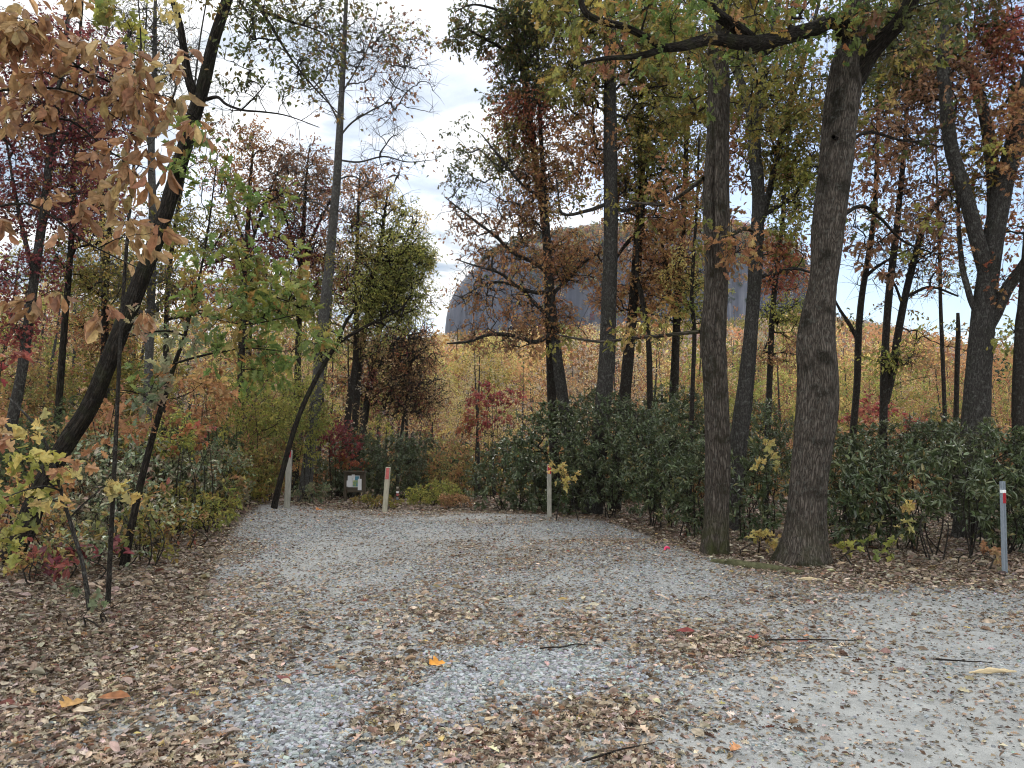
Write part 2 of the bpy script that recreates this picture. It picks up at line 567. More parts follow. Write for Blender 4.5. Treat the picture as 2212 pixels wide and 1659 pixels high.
def flat_mat(name, col, rough=0.7, var=0.25, scale=12.0, spec=0.3, stretch=(1, 1, 1), bump=0.2, metal=0.0):
    m, n, l = material(name)
    out = n('ShaderNodeOutputMaterial')
    p = n('ShaderNodeBsdfPrincipled', inp={'Roughness': rough, 'Specular IOR Level': spec, 'Metallic': metal})
    tc = n('ShaderNodeTexCoord')
    mp = n('ShaderNodeMapping', inp={3: stretch})
    l(tc.outputs['Object'], mp.inputs[0])
    nz = n('ShaderNodeTexNoise', inp={'Scale': scale, 'Detail': 5.0, 'Roughness': 0.65})
    l(mp.outputs[0], nz.inputs['Vector'])
    r = ramp(n, [(0.25, tuple(c * (1 - var) for c in col)), (0.75, tuple(min(1, c * (1 + var)) for c in col))])
    l(nz.outputs[0], r.inputs[0])
    l(r.outputs[0], p.inputs['Base Color'])
    bu = n('ShaderNodeBump', inp={'Strength': bump, 'Distance': 0.01})
    l(nz.outputs[0], bu.inputs['Height']); l(bu.outputs[0], p.inputs['Normal'])
    l(p.outputs[0], out.inputs[0])
    return m


M_LEAF = leaf_mat('autumn_leaf')
M_FAR = leaf_mat('far_leaf', trans=0.5, rough=0.6, spec=0.2)
M_GLOSS = leaf_mat('glossy_leaf', trans=0.12, rough=0.33, spec=0.6)
M_DRY = leaf_mat('dry_leaf', trans=0.12, rough=0.65, spec=0.3)
M_OAK = bark_mat('oak_bark', (0.0163, 0.0126, 0.0096), (0.0740, 0.0614, 0.0503), (0.1850, 0.1591, 0.1332), mossy=0.75, moss=(0.022, 0.02, 0.011), lich=0.3, base_moss=0.75)
M_OAKDRY = bark_mat('dry_oak_bark', (0.018, 0.014, 0.011), (0.080, 0.067, 0.055), (0.20, 0.172, 0.145), mossy=0.85, moss=(0.016, 0.014, 0.009), lich=0.35, base_moss=0.3, scale=1.15)
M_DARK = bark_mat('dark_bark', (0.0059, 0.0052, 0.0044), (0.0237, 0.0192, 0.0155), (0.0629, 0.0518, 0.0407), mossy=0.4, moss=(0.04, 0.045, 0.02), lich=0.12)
M_GREY = bark_mat('grey_bark', (0.0185, 0.0163, 0.0148), (0.0629, 0.0577, 0.0518), (0.1480, 0.1406, 0.1295), mossy=0.4, moss=(0.03, 0.032, 0.02), lich=0.6, scale=1.6)
M_THIN = bark_mat('thin_bark', (0.0148, 0.0126, 0.0104), (0.0444, 0.0370, 0.0311), (0.0962, 0.0851, 0.0740), mossy=0.3, moss=(0.04, 0.04, 0.025), lich=0.4, scale=2.0)
M_PALE = bark_mat('pale_bark', (0.0425, 0.0399, 0.0365), (0.1190, 0.1148, 0.1062), (0.2890, 0.2848, 0.2720), mossy=0.5, moss=(0.06, 0.055, 0.045), lich=0.7, scale=2.0)


# ------------------------------------------------------------------ plants
def trunk_disp(seed, near, flare=0.0, flute=0.05, burl=None):
    rg = np.random.default_rng(seed)
    ph = rg.random(6) * 6.28
    ks = int(rg.integers(0, 8))
    def f(TH, S, RR):
        u = TH / (2 * math.pi)
        d = 1 + flute * np.sin(3 * TH + ph[0] + 0.5 * S) + 0.6 * flute * np.sin(5 * TH + ph[1] - 0.9 * S)
        d = d + 0.05 * vnoise(np.cos(TH) * 1.3 + 7, S * 0.9 + ph[2], ks) + 0.03 * vnoise(np.sin(TH) * 2 + 3, S * 2.3, ks + 1)
        if near:
            circ = 2 * math.pi * RR
            k = 32.0
            rid = np.abs(vnoise(u * k * 2, S * 5.5 + 0.3 * np.sin(8 * TH), ks + 2))
            rid2 = np.abs(vnoise(u * k * 2 * 1.0 + 31, S * 9.0, ks + 3))
            d = d + (0.013 * (1 - rid) ** 3 * -1.6 + 0.006 * rid2) * (0.30 / np.maximum(RR, 0.12))
        if flare > 0:
            d = d + flare * np.exp(-S / 0.32) * (0.75 + 0.45 * np.cos(5 * TH + ph[3]) + 0.25 * np.cos(3 * TH + ph[4]))
        if burl:
            for (th0, s0, wth, ws, amp) in burl:
                dt = np.angle(np.exp(1j * (TH - th0)))
                d = d + amp * np.exp(-(dt / wth) ** 2 - ((S - s0) / ws) ** 2)
        return d
    return f


def grow(init, init_r, clumps, rng, up_pen=0.7, sag=0.12):
    """join every leaf clump to the nearest wood; returns paths (N,6,3), weights (N,6) and outward directions"""
    nodes = [np.asarray(init, float)]
    arr = nodes[0]
    own = np.full(len(arr), -1); pos = np.zeros(len(arr), int)
    d0 = np.sqrt(((clumps[:, None, :] - arr[None]) ** 2).sum(-1)).min(1)
    order = np.argsort(d0)
    N = len(clumps)
    K = 6
    paths = np.zeros((N, K, 3)); par = np.full(N, -1); park = np.zeros(N, int)
    cap = len(arr) + N * (K - 1)
    A = np.zeros((cap, 3)); A[:len(arr)] = arr
    OW = np.full(cap, -1); PO = np.zeros(cap, int)
    m = len(arr)
    t = np.linspace(0, 1, K)[:, None]
    for q, ci in enumerate(order):
        c = clumps[ci]
        d = A[:m] - c
        dist = np.sqrt((d * d).sum(1))
        sc_ = dist + up_pen * np.maximum(0, d[:, 2] + 0.25 * dist)
        k = int(np.argmin(sc_))
        a = A[k]; L = dist[k]
        ctrl = a + (c - a) * 0.5 + np.array([0, 0, sag * L]) + rng.standard_normal(3) * 0.10 * L
        p = a * (1 - t) ** 2 + 2 * ctrl * t * (1 - t) + c * t ** 2
        p[1:-1] += rng.standard_normal((K - 2, 3)) * 0.022 * L
        paths[q] = p
        par[q] = OW[k]; park[q] = PO[k]
        A[m:m + K - 1] = p[1:]
        OW[m:m + K - 1] = q; PO[m:m + K - 1] = np.arange(1, K)
        m += K - 1
    W = np.ones((N, K))
    for q in range(N - 1, -1, -1):
        if par[q] >= 0:
            W[par[q], :park[q] + 1] += W[q, 0]
    out = unit(paths[:, -1] - paths[:, 2])
    return paths, W, out, order


def crown_mesh(b, init, clumps, pals, rng, shape='oval', size=0.1, nl=28, cr=0.45, rtip=0.004, maxr=0.09, nt=4,
               upb=0.8, droop=0.3, whorl=False, var=0.2, sag=0.12, twig_col=None):
    paths, W, out, order = grow(init, None, clumps, rng, sag=sag)
    pals = np.asarray(pals)[order]
    N = len(paths)
    rad = np.minimum(rtip * W ** 0.48, maxr)
    rad = rad * np.linspace(1.0, 0.72, 6)[None]
    big = rad[:, 0] > 0.02
    tubes(b, paths[big], rad[big], 7, None, 0)
    tubes(b, paths[~big], rad[~big], 4, None, 0)
    c = paths[:, -1]
    # twigs
    tw = np.repeat(np.arange(N), nt)
    td = unit(out[tw] * 0.7 + rdir(N * nt, rng) + np.array([0, 0, 0.12]))
    tl = cr * (0.55 + 0.6 * rng.random(N * nt))
    p0 = c[tw]
    p1 = p0 + td * (tl * 0.5)[:, None] + rng.standard_normal((N * nt, 3)) * 0.04 * cr
    p2 = p0 + td * tl[:, None] - np.array([0, 0, 1]) * (0.18 * tl)[:, None]
    tp = np.stack([p0, p1, p2], 1)
    tr = np.repeat(np.array([[0.75, 0.55, 0.3]]) * rtip, N * nt, 0)
    tubes(b, tp, tr, 3, None, 0)
    # leaves
    for pal in sorted(set(pals.tolist())):
        sel = np.where(pals == pal)[0]
        n = len(sel) * nl
        if n == 0 or pal == 'bare':
            continue
        ow = np.repeat(sel, nl)
        w = ow * nt + rng.integers(0, nt, n)
        u = 0.15 + 0.85 * rng.random(n) ** 0.7
        if whorl:
            u = 0.82 + 0.18 * rng.random(n)
        um = np.clip(u, 0, 1)[:, None]
        pos = tp[w, 0] * (1 - um) ** 2 + 2 * tp[w, 1] * um * (1 - um) + tp[w, 2] * um ** 2
        tdir = unit(tp[w, 2] - tp[w, 0])
        if whorl:
            dd = unit(tdir * 0.55 + rdir(n, rng) * 1.0)
            pos = pos + rng.standard_normal((n, 3)) * 0.012
            nr = unit(np.array([0, 0, 1.0]) * upb + tdir * 0.6 + rng.standard_normal((n, 3)) * 0.35)
        else:
            pos = pos + rng.standard_normal((n, 3)) * (0.09 * cr)
            dd = unit(tdir * 0.6 + rdir(n, rng) - np.array([0, 0, droop]))
            nr = unit(np.array([0, 0, 1.0]) * upb + rng.standard_normal((n, 3)) * 0.6)
        sz = size * (0.65 + 0.6 * rng.random(n))
        # one hue per clump and a smaller change per leaf
        cc = pick(pal, n, rng, var)
        ch = pick(pal, N, rng, 0.1)[ow]
        leaves(b, shape, pos, dd, nr, sz, 0.6 * cc + 0.4 * ch, 1, curl=rng.standard_normal(n) * 0.35)


def ell_clumps(ells, Y, leafA, nl, rng, shell=0.0):
    """ellipses given as (px, py, rx, ry, cover, palette[, dY, ry_depth]) at depth Y -> clump centres and palettes"""
    pts, pals = [], []
    for e in ells:
        px, py, rx, ry, cov, pal = e[:6]
        dY = e[6] if len(e) > 6 else 0.0
        Yc = Y + dY
        c = P(px, py, Yc)
        k = Yc / FPX
        a = rx * k; h = ry * k
        dep = e[7] if len(e) > 7 else max(0.6, 0.7 * a)
        n = max(2, int(round(cov * math.pi * a * h / (nl * leafA * 0.5))))
        u = unit(rng.standard_normal((n, 3))) * ((shell + (1 - shell) * rng.random((n, 1))) ** (1 / 2.4))
        pts.append(c + u * np.array([a, dep, h]))
        pals += [pal] * n
    return np.vstack(pts), pals


_seed = [100]


def make_tree(name, label, stems, Y, crown, bark=None, cat='tree', group=None, shape='oval', size=0.11, nl=26, cr=0.45,
              near=False, flare=0.25, burl=None, top=None, topn=0, topr=2.5, toppal='olive', limbs=(), rtip=0.0045,
              maxr=0.035, leafmat=None, sides=None, base_w=None, upb=0.7, droop=0.35, shell=0.0, base=None, sag=0.12, nt=5,
              trunk_name='trunk', whorl=False, limbtwig=True, shaded_limbbark=None):
    """stems: list of polylines [(px, py, width_px[, dY])]; the first is the trunk (from the ground up), the others forks or limbs."""
    _seed[0] += 1
    rng = np.random.default_rng(_seed[0])
    bark = bark or M_GREY
    if Y >= 13:
        size *= 0.82
        rtip = max(rtip, 0.0004 * Y)
    def world(line):
        out = []
        for q in line:
            yy = Y + (q[3] if len(q) > 3 else 0)
            p = P(q[0], q[1], yy)
            out.append([*p, q[2] * 0.5 * yy / FPX])
        return np.array(out)
    tr = world(stems[0])
    if base is not None:
        b0 = np.array([*base, tr[0, 3]])
    else:
        b0 = tr[0].copy()
        g = float(gh(b0[0], b0[1]))
        b0[2] = g
    if tr[0, 2] - b0[2] > 0.15:
        # carry the trunk down to the ground behind what hides its foot
        dirv = tr[0, :3] - tr[1, :3]
        dirv = dirv / max(1e-6, -dirv[2] if dirv[2] < 0 else 1)
        hgt = tr[0, 2] - b0[2]
        b0[:2] = tr[0, :2] + np.clip(dirv[:2], -0.2, 0.2) * hgt
        b0[2] = float(gh(b0[0], b0[1]))
        b0[3] = tr[0, 3] * 1.15
        tr = np.vstack([b0, tr])
    else:
        tr[0, 2] = b0[2]
    foot = tr[0].copy(); foot[2] -= 0.12
    if top:
        last = tr[-1]; dv = unit(tr[-1, :3] - tr[-2, :3])
        hgt = top - last[2]
        if hgt > 0.5:
            e1 = np.array([*(last[:3] + dv * hgt * 0.5 + rng.standard_normal(3) * 0.15), last[3] * 0.7])
            e2 = np.array([*(last[:3] + np.array([dv[0] * .7, dv[1] * .7, 1]) * hgt + rng.standard_normal(3) * 0.3), last[3] * 0.2])
            tr = np.vstack([tr, e1, e2])
    root = empty(name, (tr[0, 0], tr[0, 1], tr[0, 2]))
    tag(root, label, cat, group)
    step = 0.045 if near else 0.22
    sd_ = sides or (100 if near else 14)
    b = Buf()
    S = spline(np.vstack([foot, tr]), step)
    tube(b, S[:, :3], np.maximum(S[:, 3] * (0.89 if near else 0.94), 0.004), sd_, trunk_disp(_seed[0], near, flare, 0.05 if near else 0.03, burl))
    b.build(trunk_name, bark, root)
    init = [S[S[:, 2] > tr[0, 2] + 0.25 * (S[-1, 2] - tr[0, 2])][::(10 if near else 2), :3]]
    for ln in stems[1:]:
        w = world(ln)
        b = Buf()
        s2 = spline(w, step if near else 0.15)
        tube(b, s2[:, :3], np.maximum(s2[:, 3], 0.004), max(10, sd_ // 2), trunk_disp(_seed[0] + 50, False, 0, 0.05))
        b.build('limb', shaded_limbbark or bark, root)
        init.append(s2[2::(4 if near else 2), :3])
    limb_pts, limb_pal = [], []
    for ln in stems[1:]:
        w = spline(world(ln), 0.2)
        L = np.linalg.norm(np.diff(w[:, :3], axis=0), axis=1).sum()
        n = int(max(4, L / (0.20 if near else 0.26))) if limbtwig else 0
        for _ in range(n):
            u = 0.25 + 0.75 * rng.random()
            c = w[int(u * (len(w) - 1)), :3] + rng.standard_normal(3) * np.array([0.26, 0.26, 0.22]) * min(1.0, 0.35 + L / 5) + np.array([0, 0, 0.10])
            limb_pts.append(c)
            limb_pal.append('bare' if rng.random() < 0.45 or not crown else crown[int(rng.integers(0, len(crown)))][5])
    init = np.vstack(init)
    leafA = LAREA[shape] * (size * 0.95) ** 2
    pts, pals = [], []
    if crown:
        pts, pals = ell_clumps(crown, Y, leafA, nl, rng, shell)
        pts = [pts]
    if topn:
        cz = max(top - 2.0, P(1106, -60, Y)[2] + 1.0)
        u = unit(rng.standard_normal((topn, 3))) * rng.random((topn, 1)) ** 0.4
        pts = list(pts) + [np.array([tr[-1, 0], tr[-1, 1], cz]) + u * np.array([topr, topr, max(1.5, top - cz + 1)])]
        pals = list(pals) + [toppal] * topn
    if limb_pts:
        pts = list(pts) + [np.array(limb_pts)]
        pals = list(pals) + limb_pal
    if len(pals):
        pts = np.vstack(pts)
        g = gh(pts[:, 0], pts[:, 1]) + 0.12
        pts[:, 2] = np.maximum(pts[:, 2], g)
        b = Buf()
        crown_mesh(b, init, pts, pals, rng, shape, size, nl, cr, rtip, maxr, nt=nt, upb=upb, droop=droop, sag=sag, whorl=whorl)
        b.build('crown', [bark if not near else M_THIN, leafmat or M_LEAF], root)
    return root


def make_shrub(name, label, px, py, rx, ry, Y, pal, cat='shrub', group=None, shape='oval', size=0.09, cov=2.2, nl=32, cr=0.28,
               whorl=False, leafmat=None, stems=6, upb=1.1, more=(), shell=0.35, rtip=0.0035, droop=0.1, dep=None, stem_r=0.012):
    _seed[0] += 1
    rng = np.random.default_rng(_seed[0])
    c = P(px, py, Y)
    g = float(gh(c[0], Y))
    root = empty(name, (c[0], Y, g))
    tag(root, label, cat, group)
    leafA = LAREA[shape] * (size * 0.95) ** 2
    ells = [(px, py, rx, ry, cov, pal, 0, dep or rx * Y / FPX * 0.85)] + list(more)
    pts, pals = ell_clumps(ells, Y, leafA, nl, rng, shell)
    pts[:, 2] = np.maximum(pts[:, 2], gh(pts[:, 0], pts[:, 1]) + 0.1 + 0.2 * rng.random(len(pts)))
    for q in range(len(pals)):
        if rng.random() < 0.13:
            pals[q] = 'bare'
            pts[q] = c + (pts[q] - c) * (1.08 + 0.15 * rng.random())
            pts[q][2] = max(pts[q][2], g + .15)
    init = []
    k = Y / FPX
    for i in range(stems):
        b = Buf()
        a = rng.random() * 6.28
        r0 = np.array([c[0] + 0.25 * math.cos(a), Y + 0.25 * math.sin(a), g - 0.08])
        q = c + np.array([math.cos(a) * rx * k * 0.45, math.sin(a) * rx * k * 0.4, 0.15 * ry * k])
        mid = 0.5 * (r0 + q) + rng.standard_normal(3) * 0.12
        s = spline([[*r0, stem_r], [*mid, stem_r * .75], [*q, stem_r * .4]], 0.15)
        tube(b, s[:, :3], s[:, 3], 7)
        init.append(s[2:, :3])
        b.build('stem', M_THIN, root)
    b = Buf()
    crown_mesh(b, np.vstack(init), pts, pals, rng, shape, size, nl, cr, rtip, 0.02, nt=4, upb=upb, droop=droop, whorl=whorl)
    b.build('foliage', [M_THIN, leafmat or M_GLOSS], root)
    return root


# ------------------------------------------------------------------ ground
def build_ground():
    def axis(dense0, dense1, st, far0, far1):
        a = list(np.arange(dense0, dense1 + 1e-6, st))
        s = st
        lo = dense0
        while lo > far0:
            s *= 1.13; lo -= s; a.insert(0, lo)
        s = st
        hi = dense1
        while hi < far1:
            s *= 1.09 if hi < 1200 else 1.3
            hi += s; a.append(hi)
        return np.array(a)
    xs = axis(-11, 12, 0.11, -2600, 2600)
    ys = axis(1.5, 21, 0.11, -300, 4200)
    X, Yy = np.meshgrid(xs, ys)
    Z = gh(X, Yy)
    lot = lot_mask(X, Yy)
    Z = Z + 0.012 * fbm(X * 6, Yy * 6, 4) * sstep(60, 20, np.abs(Yy))
    v = np.stack([X, Yy, Z], -1).reshape(-1, 3)
    ny, nx = X.shape
    i = np.arange(ny - 1)[:, None] * nx; j = np.arange(nx - 1)[None]
    f = np.stack([i + j, i + j + 1, i + nx + j + 1, i + nx + j], -1).reshape(-1)
    b = Buf()
    c = np.zeros((len(v), 3)); c[:, 0] = lot.ravel(); c[:, 1] = pale_mask(X, Yy).ravel(); c[:, 2] = litter_density(X, Yy).ravel()
    b.add(v, [4] * ((ny - 1) * (nx - 1)), f, c, 0)
    m, n, l = material('gravel_and_soil')
    out = n('ShaderNodeOutputMaterial')
    p = n('ShaderNodeBsdfPrincipled', inp={'Roughness': 0.95, 'Specular IOR Level': 0.2})
    at = n('ShaderNodeAttribute', attribute_name='tint')
    sep = n('ShaderNodeSeparateColor')
    l(at.outputs['Color'], sep.inputs[0])
    tc = n('ShaderNodeTexCoord')
    vo = n('ShaderNodeTexVoronoi', inp={'Scale': 55.0})
    vo2 = n('ShaderNodeTexVoronoi', inp={'Scale': 140.0})
    nz = n('ShaderNodeTexNoise', inp={'Scale': 4.0, 'Detail': 8.0, 'Roughness': 0.7})
    nf = n('ShaderNodeTexNoise', inp={'Scale': 1.1, 'Detail': 3.0})
    for q in (vo, vo2, nz, nf):
        l(tc.outputs['Object'], q.inputs['Vector'])
    stone = ramp(n, [(0.0, (0.15, 0.155, 0.155)), (0.35, (0.25, 0.265, 0.27)), (0.7, (0.36, 0.37, 0.365)), (1.0, (0.47, 0.46, 0.44))])
    sc_ = n('ShaderNodeSeparateColor')
    l(vo.outputs['Color'], sc_.inputs[0]); l(sc_.outputs[0], stone.inputs[0])
    edge = ramp(n, [(0.0, 1.0), (0.45, 0.9), (0.75, 0.3)])
    l(vo.outputs['Distance'], edge.inputs[0])
    st2 = n('ShaderNodeMix', data_type='RGBA', blend_type='MULTIPLY', inp={0: 0.7})
    l(stone.outputs[0], st2.inputs[6]); l(edge.outputs[0], st2.inputs[7])
    fines = ramp(n, [(0.3, (0.19, 0.194, 0.187)), (0.52, (0.285, 0.29, 0.28)), (0.75, (0.375, 0.38, 0.365))])
    l(nz.outputs[0], fines.inputs[0])
    sm = n('ShaderNodeTexNoise', inp={'Scale': 2.2, 'Detail': 6.0, 'Roughness': 0.75})
    l(tc.outputs['Object'], sm.inputs['Vector'])
    smr = ramp(n, [(0.42, 0.0), (0.58, 1.0)])
    l(sm.outputs[0], smr.inputs[0])
    inv = n('ShaderNodeMath', operation='SUBTRACT', inp={0: 1.0})
    l(sep.outputs[1], inv.inputs[1])
    smm = n('ShaderNodeMath', operation='MULTIPLY')
    l(smr.outputs[0], smm.inputs[0]); l(inv.outputs[0], smm.inputs[1])
    gr = n('ShaderNodeMix', data_type='RGBA')
    l(smm.outputs[0], gr.inputs[0]); l(fines.outputs[0], gr.inputs[6]); l(st2.outputs[2], gr.inputs[7])
    # leaf mould under the trees and rotted leaf crumbs on the lot
    soil = ramp(n, [(0.3, (0.05, 0.036, 0.026)), (0.55, (0.11, 0.075, 0.05)), (0.8, (0.20, 0.14, 0.095))])
    l(nz.outputs[0], soil.inputs[0])
    fac = n('ShaderNodeMath', operation='MULTIPLY', inp={1: 0.75})
    l(sep.outputs[2], fac.inputs[0])
    g2 = n('ShaderNodeMix', data_type='RGBA')
    crumb = n('ShaderNodeMath', operation='MULTIPLY')
    cn = ramp(n, [(0.4, 0.0), (0.6, 1.0)])
    cz = n('ShaderNodeTexNoise', inp={'Scale': 22.0, 'Detail': 6.0, 'Roughness': 0.7})
    l(tc.outputs['Object'], cz.inputs['Vector']); l(cz.outputs[0], cn.inputs[0])
    l(cn.outputs[0], crumb.inputs[0]); l(fac.outputs[0], crumb.inputs[1])
    l(crumb.outputs[0], g2.inputs[0]); l(gr.outputs[2], g2.inputs[6]); l(soil.outputs[0], g2.inputs[7])
    mx = n('ShaderNodeMix', data_type='RGBA')
    l(sep.outputs[0], mx.inputs[0]); l(soil.outputs[0], mx.inputs[6]); l(g2.outputs[2], mx.inputs[7])
    l(mx.outputs[2], p.inputs['Base Color'])
    bu = n('ShaderNodeBump', inp={'Strength': 0.8, 'Distance': 0.012})
    hm = n('ShaderNodeMath', operation='MULTIPLY_ADD', inp={1: -0.8})
    l(vo.outputs['Distance'], hm.inputs[0]); l(cz.outputs[0], hm.inputs[2])
    l(hm.outputs[0], bu.inputs['Height'])
    l(bu.outputs[0], p.inputs['Normal'])
    l(p.outputs[0], out.inputs[0])
    o = b.build('ground', m)
    tag(o, 'grey gravel lot with leaf mould under the trees around it', 'ground', kind='structure')


# leaf and stone patches, placed where they lie on the lot: (px, py, rx_px, ry_px, weight)
_LIT = [(560, 1130, 100, 30, 0.7), (700, 1115, 120, 16, 0.6), (300, 1420, 330, 170, 1.0), (420, 1300, 150, 80, 0.9), (460, 1200, 90, 50, 0.9), (200, 1480, 330, 170, 1.0), (60, 1300, 260, 100, 1.0), (380, 1250, 110, 90, 0.7), (520, 1420, 260, 60, 0.55), (330, 1640, 330, 80, 1.0),
        (1000, 1300, 460, 70, 0.5), (1150, 1370, 300, 40, 0.52), (1300, 1540, 220, 60, 0.75), (1080, 1610, 200, 70, 0.8), (830, 1450, 200, 45, 0.6),
        (900, 1560, 300, 60, 0.65), (1530, 1400, 200, 45, 0.7), (1650, 1290, 280, 30, 0.55), (1950, 1262, 300, 18, 1.0), (1400, 1165, 180, 28, 0.8),
        (620, 1330, 200, 30, 0.35), (1380, 1640, 160, 50, 0.6), (850, 1110, 330, 10, 0.8), (450, 1150, 110, 40, 0.9), (1130, 1125, 200, 12, 0.8),
        (730, 1630, 80, 40, 0.4), (1700, 1250, 200, 16, 0.7), (1050, 1200, 420, 80, 0.42)]
_BARE = [(660, 1560, 110, 100, 1.0), (960, 1510, 70, 50, 0.9), (1160, 1440, 160, 38, 0.85), (1950, 1560, 330, 150, 1.0), (1720, 1640, 200, 90, 0.8),
         (900, 1170, 120, 28, 0.6), (720, 1200, 110, 40, 0.6), (2100, 1400, 250, 90, 0.9), (1640, 1440, 120, 40, 0.5), (1400, 1250, 220, 30, 0.4), (1500, 1590, 120, 60, 0.5)]


def _blobs(lst):
    out = []
    for (px, py, rx, ry, w) in lst:
        c = G(px, py)
        a = np.linalg.norm(G(px + rx, py)[:2] - c[:2])
        n1 = G(px, max(1098, py - ry)); n2 = G(px, py + ry)
        d = 0.5 * np.linalg.norm(n1[:2] - n2[:2])
        out.append((c[0], c[1], a, d, w))
    return out


_LB = _blobs(_LIT); _BB = _blobs(_BARE)


def litter_density(x, y):
    x = np.asarray(x, float); y = np.asarray(y, float)
    d = 0.22 + 0 * x
    for (cx, cy, a, e, w) in _LB:
        d = np.maximum(d, w * np.exp(-(((x - cx) / a) ** 2 + ((y - cy) / e) ** 2)))
    k = 1 + 0 * x
    for (cx, cy, a, e, w) in _BB:
        k = np.minimum(k, 1 - 0.93 * w * np.exp(-(((x - cx) / a) ** 2 + ((y - cy) / e) ** 2) ** 1.5))
    d = d * k * (0.75 + 0.7 * fbm(x * 1.3, y * 1.3, 6))
    lot = lot_mask(x, y)
    return np.clip(d * lot + (1 - lot) * (0.8 + 0.3 * vnoise(x, y, 2)), 0, 1)


def pale_mask(x, y):
    """compacted fine gravel, driven smooth"""
    m = 0 * np.asarray(x, float)
    for (px, py, rx, ry) in [(2050, 1580, 420, 190), (700, 1195, 120, 45), (1480, 1640, 150, 60), (1000, 1180, 260, 30), (2000, 1340, 320, 60)]:
        c = G(px, py); a = np.linalg.norm(G(px + rx, py)[:2] - c[:2])
        d = 0.5 * np.linalg.norm(G(px, py - ry)[:2] - G(px, py + ry)[:2])
        m = np.maximum(m, np.exp(-((((x - c[0]) / a) ** 2 + ((y - c[1]) / d) ** 2) ** 2)))
    return np.clip(m, 0, 1)


def build_litter():
    rng = np.random.default_rng(21)
    b = Buf()
    def scatter(n, y0, y1, power=1.0, half=0.78):
        y = y0 + (y1 - y0) * rng.random(n) ** power
        x = (rng.random(n) * 2 - 1) * (half * y + 0.6)
        return x, y
    # candidates weighted towards the front
    for (n, y0, y1, shp, sz) in [(85000, 2.9, 7.5, 'oak', 0.068), (60000, 2.9, 7.5, 'big', 0.05), (70000, 7.5, 13, 'oak', 0.062), (50000, 7.5, 13, 'oval', 0.052),
                                 (80000, 12, 21, 'oval', 0.062), (7000, 3.2, 9, 'big', 0.105)]:
        x, y = scatter(n, y0, y1, 0.8)
        keep = rng.random(n) < litter_density(x, y) ** 1.25
        x = x[keep]; y = y[keep]; m = len(x)
        z = gh(x, y) + 0.006 + 0.03 * rng.random(m) * litter_density(x, y)
        pos = np.stack([x, y, z], 1)
        a = rng.random(m) * 6.28
        dd = np.stack([np.cos(a), np.sin(a), 0.22 * rng.standard_normal(m)], 1)
        nr = np.stack([0.5 * rng.standard_normal(m), 0.5 * rng.standard_normal(m), np.ones(m)], 1)
        s = sz * (0.45 + 0.75 * rng.random(m))
        c = pick('litter', m, rng, 0.25)
        # leaves on the driven part are bleached, those under the trees browner
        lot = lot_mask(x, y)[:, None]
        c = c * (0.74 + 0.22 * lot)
        leaves(b, shp, pos, dd, nr, s, c, 0, curl=rng.standard_normal(m) * 0.45 + 0.1)
    o = b.build('leaf_litter', M_DRY)
    tag(o, 'dry tan and brown oak leaves strewn over the gravel', 'fallen leaves', kind='stuff')
    # crumbs: bits of broken leaf and twig
    b = Buf()
    n = 330000
    x, y = scatter(n, 2.9, 20, 0.8)
    keep = rng.random(n) < 0.3 + 0.7 * litter_density(x, y)
    x = x[keep]; y = y[keep]; m = len(x)
    a = rng.random(m) * 6.28
    pos = np.stack([x, y, gh(x, y) + 0.008], 1)
    dd = np.stack([np.cos(a), np.sin(a), 0.2 * rng.standard_normal(m)], 1)
    nr = np.stack([0.4 * rng.standard_normal(m), 0.4 * rng.standard_normal(m), np.ones(m)], 1)
    c = pick('litter', m, rng, 0.35) * (0.35 + 0.6 * rng.random((m, 1)))
    leaves(b, 'quad', pos, dd, nr, 0.012 + 0.035 * rng.random(m) ** 1.5, c, 0)
    o = b.build('leaf_crumbs', M_DRY)
    tag(o, 'broken brown leaf crumbs scattered between the gravel stones', 'leaf crumbs', kind='stuff')
    # fallen leaves on the forest floor farther back
    b = Buf()
    n = 30000
    y = 8 + 40 * rng.random(n); x = (rng.random(n) * 2 - 1) * 0.8 * y
    keep = lot_mask(x, y) < 0.5
    x = x[keep]; y = y[keep]; m = len(x)
    a = rng.random(m) * 6.28
    pos = np.stack([x, y, gh(x, y) + 0.01 + 0.03 * rng.random(m)], 1)
    dd = np.stack([np.cos(a), np.sin(a), 0.2 * rng.standard_normal(m)], 1)
    nr = np.stack([0.4 * rng.standard_normal(m), 0.4 * rng.standard_normal(m), np.ones(m)], 1)
    leaves(b, 'oval', pos, dd, nr, 0.10 + 0.06 * rng.random(m), pick('litter', m, rng, 0.3) * 0.75, 0, curl=rng.standard_normal(m) * 0.4)
    o = b.build('forest_leaf_litter', M_DRY)
    tag(o, 'brown leaf carpet on the forest floor under the shrubs', 'fallen leaves', kind='stuff')


